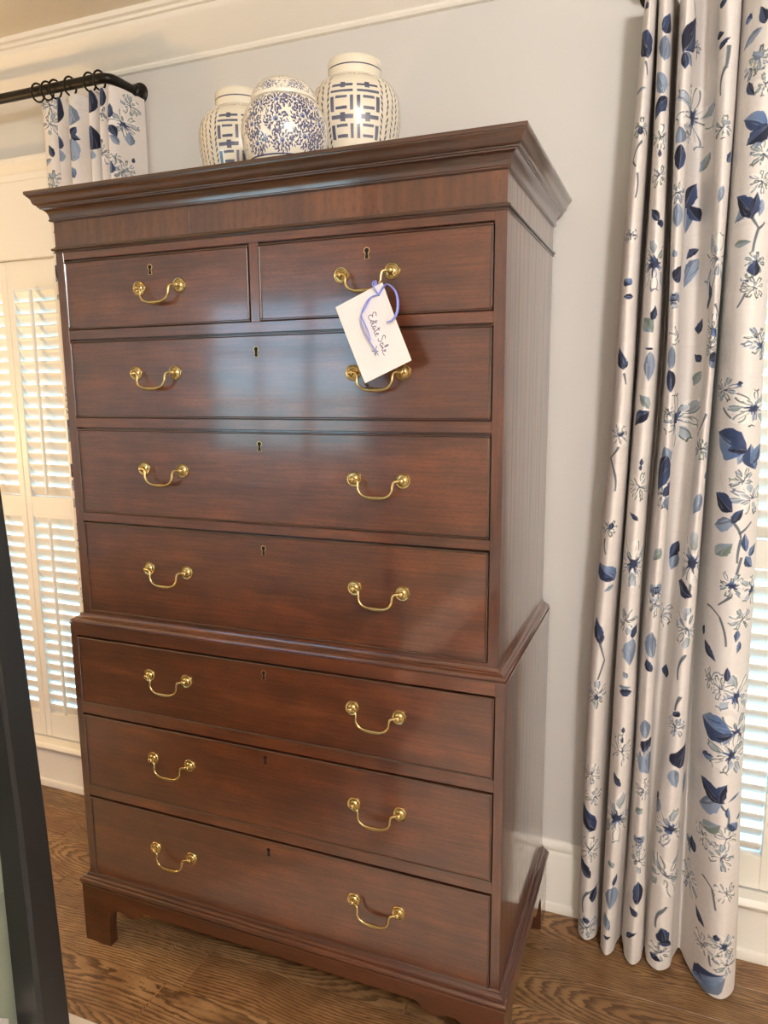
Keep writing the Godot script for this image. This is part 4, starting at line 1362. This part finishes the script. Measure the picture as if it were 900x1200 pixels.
# ---------------------------------------------------------------- bed, rug
func make_bed() -> void:
	var t := thing("four_poster_bed", "black four-poster bed, only one slim post at the picture's left edge shows", "bed")
	for e: Array in [[BX, BZ], [BX - 1.35, BZ], [BX, BZ + 2.0], [BX - 1.35, BZ + 2.0]]:
		var g := Geo.new(1)
		# a square post that tapers: stacked four-sided rings
		var rings := [[0.0, 0.0260, 0.0], [0.55, 0.0255, 0.0], [0.87, 0.0228, 0.005], [1.08, 0.0217, 0.0135], [1.33, 0.0204, 0.027], [1.9, 0.0190, 0.058], [2.02, 0.0185, 0.064], [2.03, 0.0, 0.064]]
		for i in rings.size() - 1:
			var r0: Array = rings[i]
			var r1: Array = rings[i + 1]
			for k in 8:
				var lean := -1.0 if e[0] == BX else 1.0
				var oct := func(q: int, ring: Array) -> Vector3:
					var r: float = ring[1]
					var base_: Vector2 = [Vector2(1, -0.8), Vector2(1, 0.8), Vector2(0.8, 1), Vector2(-0.8, 1), Vector2(-1, 0.8), Vector2(-1, -0.8), Vector2(-0.8, -1), Vector2(0.8, -1)][q % 8]
					return Vector3(e[0] + base_.x * r + lean * ring[2], ring[0], e[1] + base_.y * r)
				var p0: Vector3 = oct.call(k, r0)
				var p1: Vector3 = oct.call(k + 1, r0)
				var p2: Vector3 = oct.call(k + 1, r1)
				var p3: Vector3 = oct.call(k, r1)
				var m := (p1 - p0).cross(Vector3.UP).normalized()
				if m.dot(Vector3((p0.x + p1.x) * 0.5 - e[0] - lean * r0[2], 0, (p0.z + p1.z) * 0.5 - e[1])) < 0.0:
					m = -m
				g.quad(p0, p1, p2, p3, m if r1[1] > 0.0 else Vector3.UP)
		build("post", g, M.black, t)
	for e: Array in [[BX - 1.35, BX, BZ - 0.015, BZ + 0.015], [BX - 1.35, BX, BZ + 1.985, BZ + 2.015], [BX - 0.015, BX + 0.015, BZ, BZ + 2.0], [BX - 1.365, BX - 1.335, BZ, BZ + 2.0]]:
		var g := Geo.new()
		g.box(Vector3(e[0], 0.28, e[2]), Vector3(e[1], 0.44, e[3]), 0.003)
		build("rail", g, M.black, t)
	var g := Geo.new()
	g.box(Vector3(BX - 1.335, 0.36, BZ + 0.016), Vector3(BX - 0.016, 0.60, BZ + 1.985), 0.03)
	build("mattress", g, M.rug, t)
	var q := Geo.new()
	q.box(Vector3(BX - 1.30, 0.34, BZ - 0.095), Vector3(BX - 0.036, 0.80, BZ + 1.6), 0.04)
	build("coverlet", q, M.cover, t).set_meta("label", "pale sage bed cover glimpsed left of the post")
	t.position.y = 0.0102


const BX := 0.590
const BZ := 0.68


func make_rug() -> void:
	var g := Geo.new()
	g.box(Vector3(-1.3, 0.0, 0.222), Vector3(2.2, 0.010, 2.6), 0.004)
	var o := build("rug", g, M.rug)
	tag(o, "off-white rug whose corner edge shows at the bottom left by the bedpost", "rug")


# ---------------------------------------------------------------- curtains
func curtain_sheet(cols: Array, ys: Array, ref: int, hem_wave := 0.0) -> Geo:
	# cols: for every height in ys a list of plan points (x, z), the same number at each; smooth between them
	var g := Geo.new()
	var per := 7
	var lines := []
	for lv: PackedVector2Array in cols:
		var a := PackedVector3Array()
		for p in lv:
			a.append(Vector3(p.x, 0, p.y))
		lines.append(smooth_path(a, per))
	var c: int = lines[0].size()
	var s := PackedFloat32Array([0.0])
	for i in range(1, c):
		s.append(s[i - 1] + (lines[ref][i] as Vector3).distance_to(lines[ref][i - 1]))
	var rows := 64
	var grid := []
	for r in rows + 1:
		var y: float = lerpf(ys[-1], ys[0], float(r) / rows)
		var k := 0
		while k < ys.size() - 2 and y < ys[k + 1]:
			k += 1
		var f := clampf((ys[k] - y) / (ys[k] - ys[k + 1]), 0.0, 1.0)
		f = f * f * (3.0 - 2.0 * f) * 0.5 + f * 0.5
		var line := PackedVector3Array()
		for i in c:
			var p: Vector3 = (lines[k][i] as Vector3).lerp(lines[k + 1][i], f)
			var sway := sin(s[i] * 23.0 + y * 2.1) * 0.0025 + sin(y * 5.3 + s[i] * 9.0) * 0.0022
			line.append(Vector3(p.x + sway, y + (hem_wave * sin(s[i] * 17.0) if r == 0 else 0.0), p.z + sway * 0.8))
		grid.append(line)
	for r in rows:
		for i in c - 1:
			var q := [[r, i], [r, i + 1], [r + 1, i + 1], [r + 1, i]]
			var ps := []
			var ns := []
			var ts := []
			for e: Array in q:
				var rr: int = e[0]
				var ii: int = e[1]
				var dx: Vector3 = grid[rr][mini(ii + 1, c - 1)] - grid[rr][maxi(ii - 1, 0)]
				var dy: Vector3 = grid[mini(rr + 1, rows)][ii] - grid[maxi(rr - 1, 0)][ii]
				ps.append(grid[rr][ii])
				ns.append(dx.cross(dy).normalized())
				ts.append(Vector2(s[ii] / 2.4, 1.0 - (grid[rr][ii] as Vector3).y / 2.4))
			g.quad_uv(ps, ns, ts)
	return g


# plan of the right curtain at one height: the outer edges of its five folds
func folds(e: Array, dep := 0.0, back := 0.0) -> PackedVector2Array:
	var o := PackedVector2Array([Vector2(e[0] + 0.006, -0.553 + dep), Vector2(e[0] + 0.001, -0.515)])
	var bulge := func(p: float, q: float, z: float) -> PackedVector2Array:
		return PackedVector2Array([Vector2(p, z - 0.065), Vector2(lerpf(p, q, 0.12), z - 0.022), Vector2(lerpf(p, q, 0.5), z), Vector2(lerpf(p, q, 0.88), z - 0.022), Vector2(q, z - 0.065)])
	o.append_array(bulge.call(e[0], e[1], -0.388 - back * 1.9))
	o.append(Vector2((e[1] + e[2]) * 0.5, -0.54))
	o.append_array(bulge.call(e[2], e[3], -0.383 - back * 0.75))
	o.append(Vector2((e[3] + e[4]) * 0.5, -0.542 + dep))
	o.append_array(bulge.call(e[4], e[5], -0.378 - back * 0.8))
	o.append_array(PackedVector2Array([Vector2(lerpf(e[5], e[6], 0.3), -0.478), Vector2(lerpf(e[5], e[6], 0.7), -0.478)]))
	o.append_array(bulge.call(e[6], e[7], -0.374 - back * 0.95))
	o.append(Vector2((e[7] + e[8]) * 0.5, -0.545 + dep))
	for q: Vector2 in [Vector2(0, -0.45), Vector2(0.12, -0.395), Vector2(0.35, -0.358), Vector2(0.65, -0.350), Vector2(0.92, -0.385), Vector2(1, -0.435)]:
		o.append(Vector2(lerpf(e[8], e[9], q.x), q.y - (back * 0.6 if q.x > 0.0 else 0.0)))
	o.append(Vector2(e[9] - 0.004, -0.50))
	return o


func make_curtains() -> void:
	var t := thing("curtain", "long floral linen curtain with blue leaves hanging to the floor right of the chest", "curtain")
	var g := curtain_sheet([
		folds([1.272, 1.298, 1.302, 1.334, 1.346, 1.376, 1.412, 1.458, 1.466, 1.545]),
		folds([1.269, 1.297, 1.300, 1.335, 1.345, 1.376, 1.411, 1.462, 1.466, 1.545]),
		folds([1.247, 1.287, 1.298, 1.337, 1.352, 1.383, 1.433, 1.458, 1.460, 1.545]),
		folds([1.218, 1.262, 1.278, 1.323, 1.336, 1.371, 1.399, 1.443, 1.467, 1.572], 0.034, 0.012),
		folds([1.205, 1.264, 1.274, 1.313, 1.328, 1.372, 1.383, 1.449, 1.485, 1.591], 0.044, 0.03)], [2.28, 2.22, 1.555, 0.75, 0.012], 2, 0.0)
	build("sheet", g, M.curtain, t)

	t = thing("curtain", "top of a floral linen curtain on black rings, left of the jars", "curtain")
	t.name = "curtain_001"
	var top := pts([-0.408, -0.452, -0.398, -0.442, -0.385, -0.438, -0.368, -0.440, -0.358, -0.462, -0.352, -0.492, -0.346, -0.462, -0.339, -0.432, -0.332, -0.440, -0.325, -0.470, -0.316, -0.492, -0.304, -0.465, -0.293, -0.430, -0.280, -0.420, -0.267, -0.432, -0.258, -0.468, -0.246, -0.490, -0.230, -0.468, -0.219, -0.430, -0.208, -0.420, -0.198, -0.434, -0.193, -0.475, -0.188, -0.495, -0.183, -0.465, -0.177, -0.428, -0.170, -0.420, -0.164, -0.436, -0.160, -0.475, -0.156, -0.492, -0.151, -0.450, -0.145, -0.422, -0.137, -0.416, -0.130, -0.424, -0.124, -0.440, -0.121, -0.480, -0.120, -0.520, -0.121, -0.553])
	var low := PackedVector2Array()
	for q in top:
		low.append(Vector2(q.x, -0.448 + (q.y + 0.448) * (1.35 if q.y > -0.4999 or q.x < -0.13 else 1.0)))
	var up := PackedVector2Array()
	for q in top:
		up.append(Vector2(q.x, -0.444 + (q.y + 0.444) * (0.55 if q.y > -0.4999 or q.x < -0.13 else 1.0)))
	g = curtain_sheet([up, top, low, low], [2.292, 2.18, 1.4, 0.012], 1, 0.003)
	for i in g.t.size():
		g.t[i].x += 1.4 / 2.4
	build("sheet", g, M.curtain, t)
	for x: float in [-0.402, -0.366, -0.336, -0.280, -0.209, -0.174]:
		g = Geo.new()
		var ring := PackedVector3Array()
		for k in 24:
			var a := TAU * k / 24.0
			ring.append(Vector3(x + 0.004 * sin(a), 2.312 + 0.0235 * sin(a), -0.432 + 0.0235 * cos(a)))
		g.tube(ring, even(0.0028, ring.size()), 8, true)
		build("ring", g, M.iron, t)

	rod("black curtain rod above the left window, its end returned to the wall", -1.75, -0.142, -1.0)
	rod("black curtain rod above the right window, out of the picture", 2.62, 1.285, 1.0)


func rod(label: String, x_far: float, x_end: float, side: float) -> void:
	var t := thing("curtain_rod", label, "curtain rod")
	var g := Geo.new()
	var path := PackedVector3Array([Vector3(x_far, 2.316, -0.432), Vector3(x_end + side * 0.03, 2.316, -0.432)])
	for k in range(1, 7):
		var a := PI / 2 * k / 6.0
		path.append(Vector3(x_end + side * 0.03 - side * 0.03 * sin(a), 2.316, -0.462 + 0.03 * cos(a)))
	path.append(Vector3(x_end, 2.316, WALL))
	g.tube(path, even(0.0135, path.size()), 16)
	build("pole", g, M.iron, t)
	g = Geo.new()
	g.lathe(pts([0.030, 0.0, 0.030, 0.004, 0.026, 0.008, 0.019, 0.010, 0.018, 0.026, 0.014, 0.030]), 28, Transform3D(Basis(Vector3(1, 0, 0), Vector3(0, 0, 1), Vector3(0, -1, 0)), Vector3(x_end, 2.316, WALL)))
	build("wall_flange", g, M.iron, t)
	g = Geo.new()
	g.lathe(pts([0.0, 0.0, 0.030, 0.0, 0.030, 0.004, 0.026, 0.008, 0.010, 0.010, 0.009, 0.115]), 24, Transform3D(Basis(Vector3(1, 0, 0), Vector3(0, 0, 1), Vector3(0, -1, 0)), Vector3(x_far + side * -0.06, 2.316, WALL)))
	build("bracket", g, M.iron, t)


func _ready() -> void:
	rng.seed = 11
	# camera, sky, lights, exposure
	var cam := Camera3D.new()
	cam.name = "camera"
	cam.position = Vector3(1.3802, 1.4492, 1.3410)
	cam.rotation = Vector3(-0.1661, 0.3781, -0.0076)
	cam.fov = 70.12
	cam.near = 0.02
	add_child(cam)
	cam.current = true
	var env := Environment.new()
	var sky := Sky.new()
	var sm := ProceduralSkyMaterial.new()
	sm.sky_top_color = Color(0.45, 0.68, 0.95)
	sm.sky_horizon_color = Color(0.76, 0.92, 1.0)
	sm.ground_horizon_color = Color(0.68, 0.86, 0.92)
	sm.ground_bottom_color = Color(0.50, 0.66, 0.68)
	sm.energy_multiplier = 8.0
	sky.sky_material = sm
	env.background_mode = Environment.BG_SKY
	env.sky = sky
	env.ambient_light_source = Environment.AMBIENT_SOURCE_SKY
	env.tonemap_mode = Environment.TONE_MAPPER_LINEAR
	env.tonemap_exposure = 0.92
	env.sdfgi_enabled = true
	env.ssao_enabled = true
	env.ssil_enabled = true
	var we := WorldEnvironment.new()
	we.name = "world"
	we.environment = env
	add_child(we)

	make_materials()
	make_room()
	make_lights()
	for k in 4:
		var w := (win_l1 - win_l0 - 0.004) / 4.0
		shutter(["leftmost white louvered shutter panel of the left window", "second white louvered shutter panel from the left in the left window", "white louvered shutter panel at the picture's left edge, cut off by the black bedpost", "white louvered shutter panel of the left window just beside the chest"][k], Vector3(win_l0 + 0.002 + w * k, 0, WALL), w - 0.0015, [-1.16, -1.10], "shutter panels of the windows")
		shutter(["white louvered shutter panel half behind the right curtain", "second white louvered shutter panel from the right curtain", "third white louvered shutter panel from the right curtain", "rightmost white louvered shutter panel of the right window"][k], Vector3(win_r0 + 0.002 + w * k, 0, WALL), w - 0.0015, [-0.92, -0.95], "shutter panels of the windows")
	make_chest()
	make_jars()
	make_curtains()
	make_tag()
	make_bed()
	make_rug()
	make_lamps()


func glow(c: Color, e: float) -> StandardMaterial3D:
	var m := plain(Color(0.95, 0.93, 0.9), 0.5)
	m.emission_enabled = true
	m.emission = c
	m.emission_energy_multiplier = e
	return m


func ball(r: float, squash := 1.0) -> Geo:
	var g := Geo.new()
	var p := PackedVector2Array()
	for k in 17:
		var a := -PI / 2 + PI * k / 16.0
		p.append(Vector2(maxf(cos(a) * r, 0.0), sin(a) * r * squash))
	g.lathe(p, 32)
	return g


func bulb_light(called: String, at: Vector3, c: Color, e: float, size: float) -> void:
	var l := OmniLight3D.new()
	l.name = called
	l.position = at
	l.light_color = c
	l.light_energy = e
	l.light_size = size
	l.shadow_enabled = true
	l.omni_range = 12.0
	l.omni_attenuation = 2.0
	add_child(l)


func make_lights() -> void:
	bulb_light("lamp_light", Vector3(-1.63, 1.2, 0.43), Color(1.0, 0.80, 0.53), 1.15, 0.06)
	bulb_light("ceiling_light_source", Vector3(2.1, 2.27, 2.0), Color(1.0, 0.975, 0.965), 4.1, 0.13)


func make_lamps() -> void:
	var t := thing("nightstand", "small dark nightstand under the globe lamp by the left window", "nightstand", "", Vector3(-1.63, 0.0, 0.43))
	var g := Geo.new()
	g.box(Vector3(-0.24, 0.66, -0.2), Vector3(0.24, 0.69, 0.2), 0.004)
	build("top", g, M.wood_dark, t)
	g = Geo.new()
	g.box(Vector3(-0.21, 0.50, -0.17), Vector3(0.21, 0.66, 0.17), 0.003)
	build("drawer_case", g, M.wood, t)
	for x: float in [-0.19, 0.19]:
		for z: float in [-0.15, 0.15]:
			g = Geo.new(1)
			g.box(Vector3(x - 0.02, 0.0 if z < 0.0 else 0.0, z - 0.02), Vector3(x + 0.02, 0.50, z + 0.02), 0.002)
			build("leg", g, M.wood_dark, t)
	t = thing("table_lamp", "glowing globe lamp on the nightstand by the left window", "lamp", "", Vector3(-1.63, 0.69, 0.43))
	g = Geo.new()
	g.lathe(pts([0.0, 0.0, 0.075, 0.0, 0.075, 0.012, 0.03, 0.03, 0.018, 0.08, 0.03, 0.16, 0.034, 0.24, 0.02, 0.34, 0.014, 0.40, 0.03, 0.415, 0.0, 0.42]), 32)
	build("base", g, M.brass_dull, t)
	build("globe", ball(0.095), glow(Color(1.0, 0.84, 0.6), 2.2), t).position = Vector3(0, 0.51, 0)
	t = thing("ceiling_light", "flush opal ceiling light right of the camera", "ceiling light", "", Vector3(2.1, CEIL, 2.0))
	g = Geo.new()
	g.lathe(pts([0.0, -0.055, 0.11, -0.055, 0.125, -0.045, 0.125, 0.0, 0.0, 0.0]), 32)
	build("canopy", g, M.brass_dull, t)
	build("globe", ball(0.17), glow(Color(1.0, 0.97, 0.93), 2.2), t).position = Vector3(0, -0.222, 0)
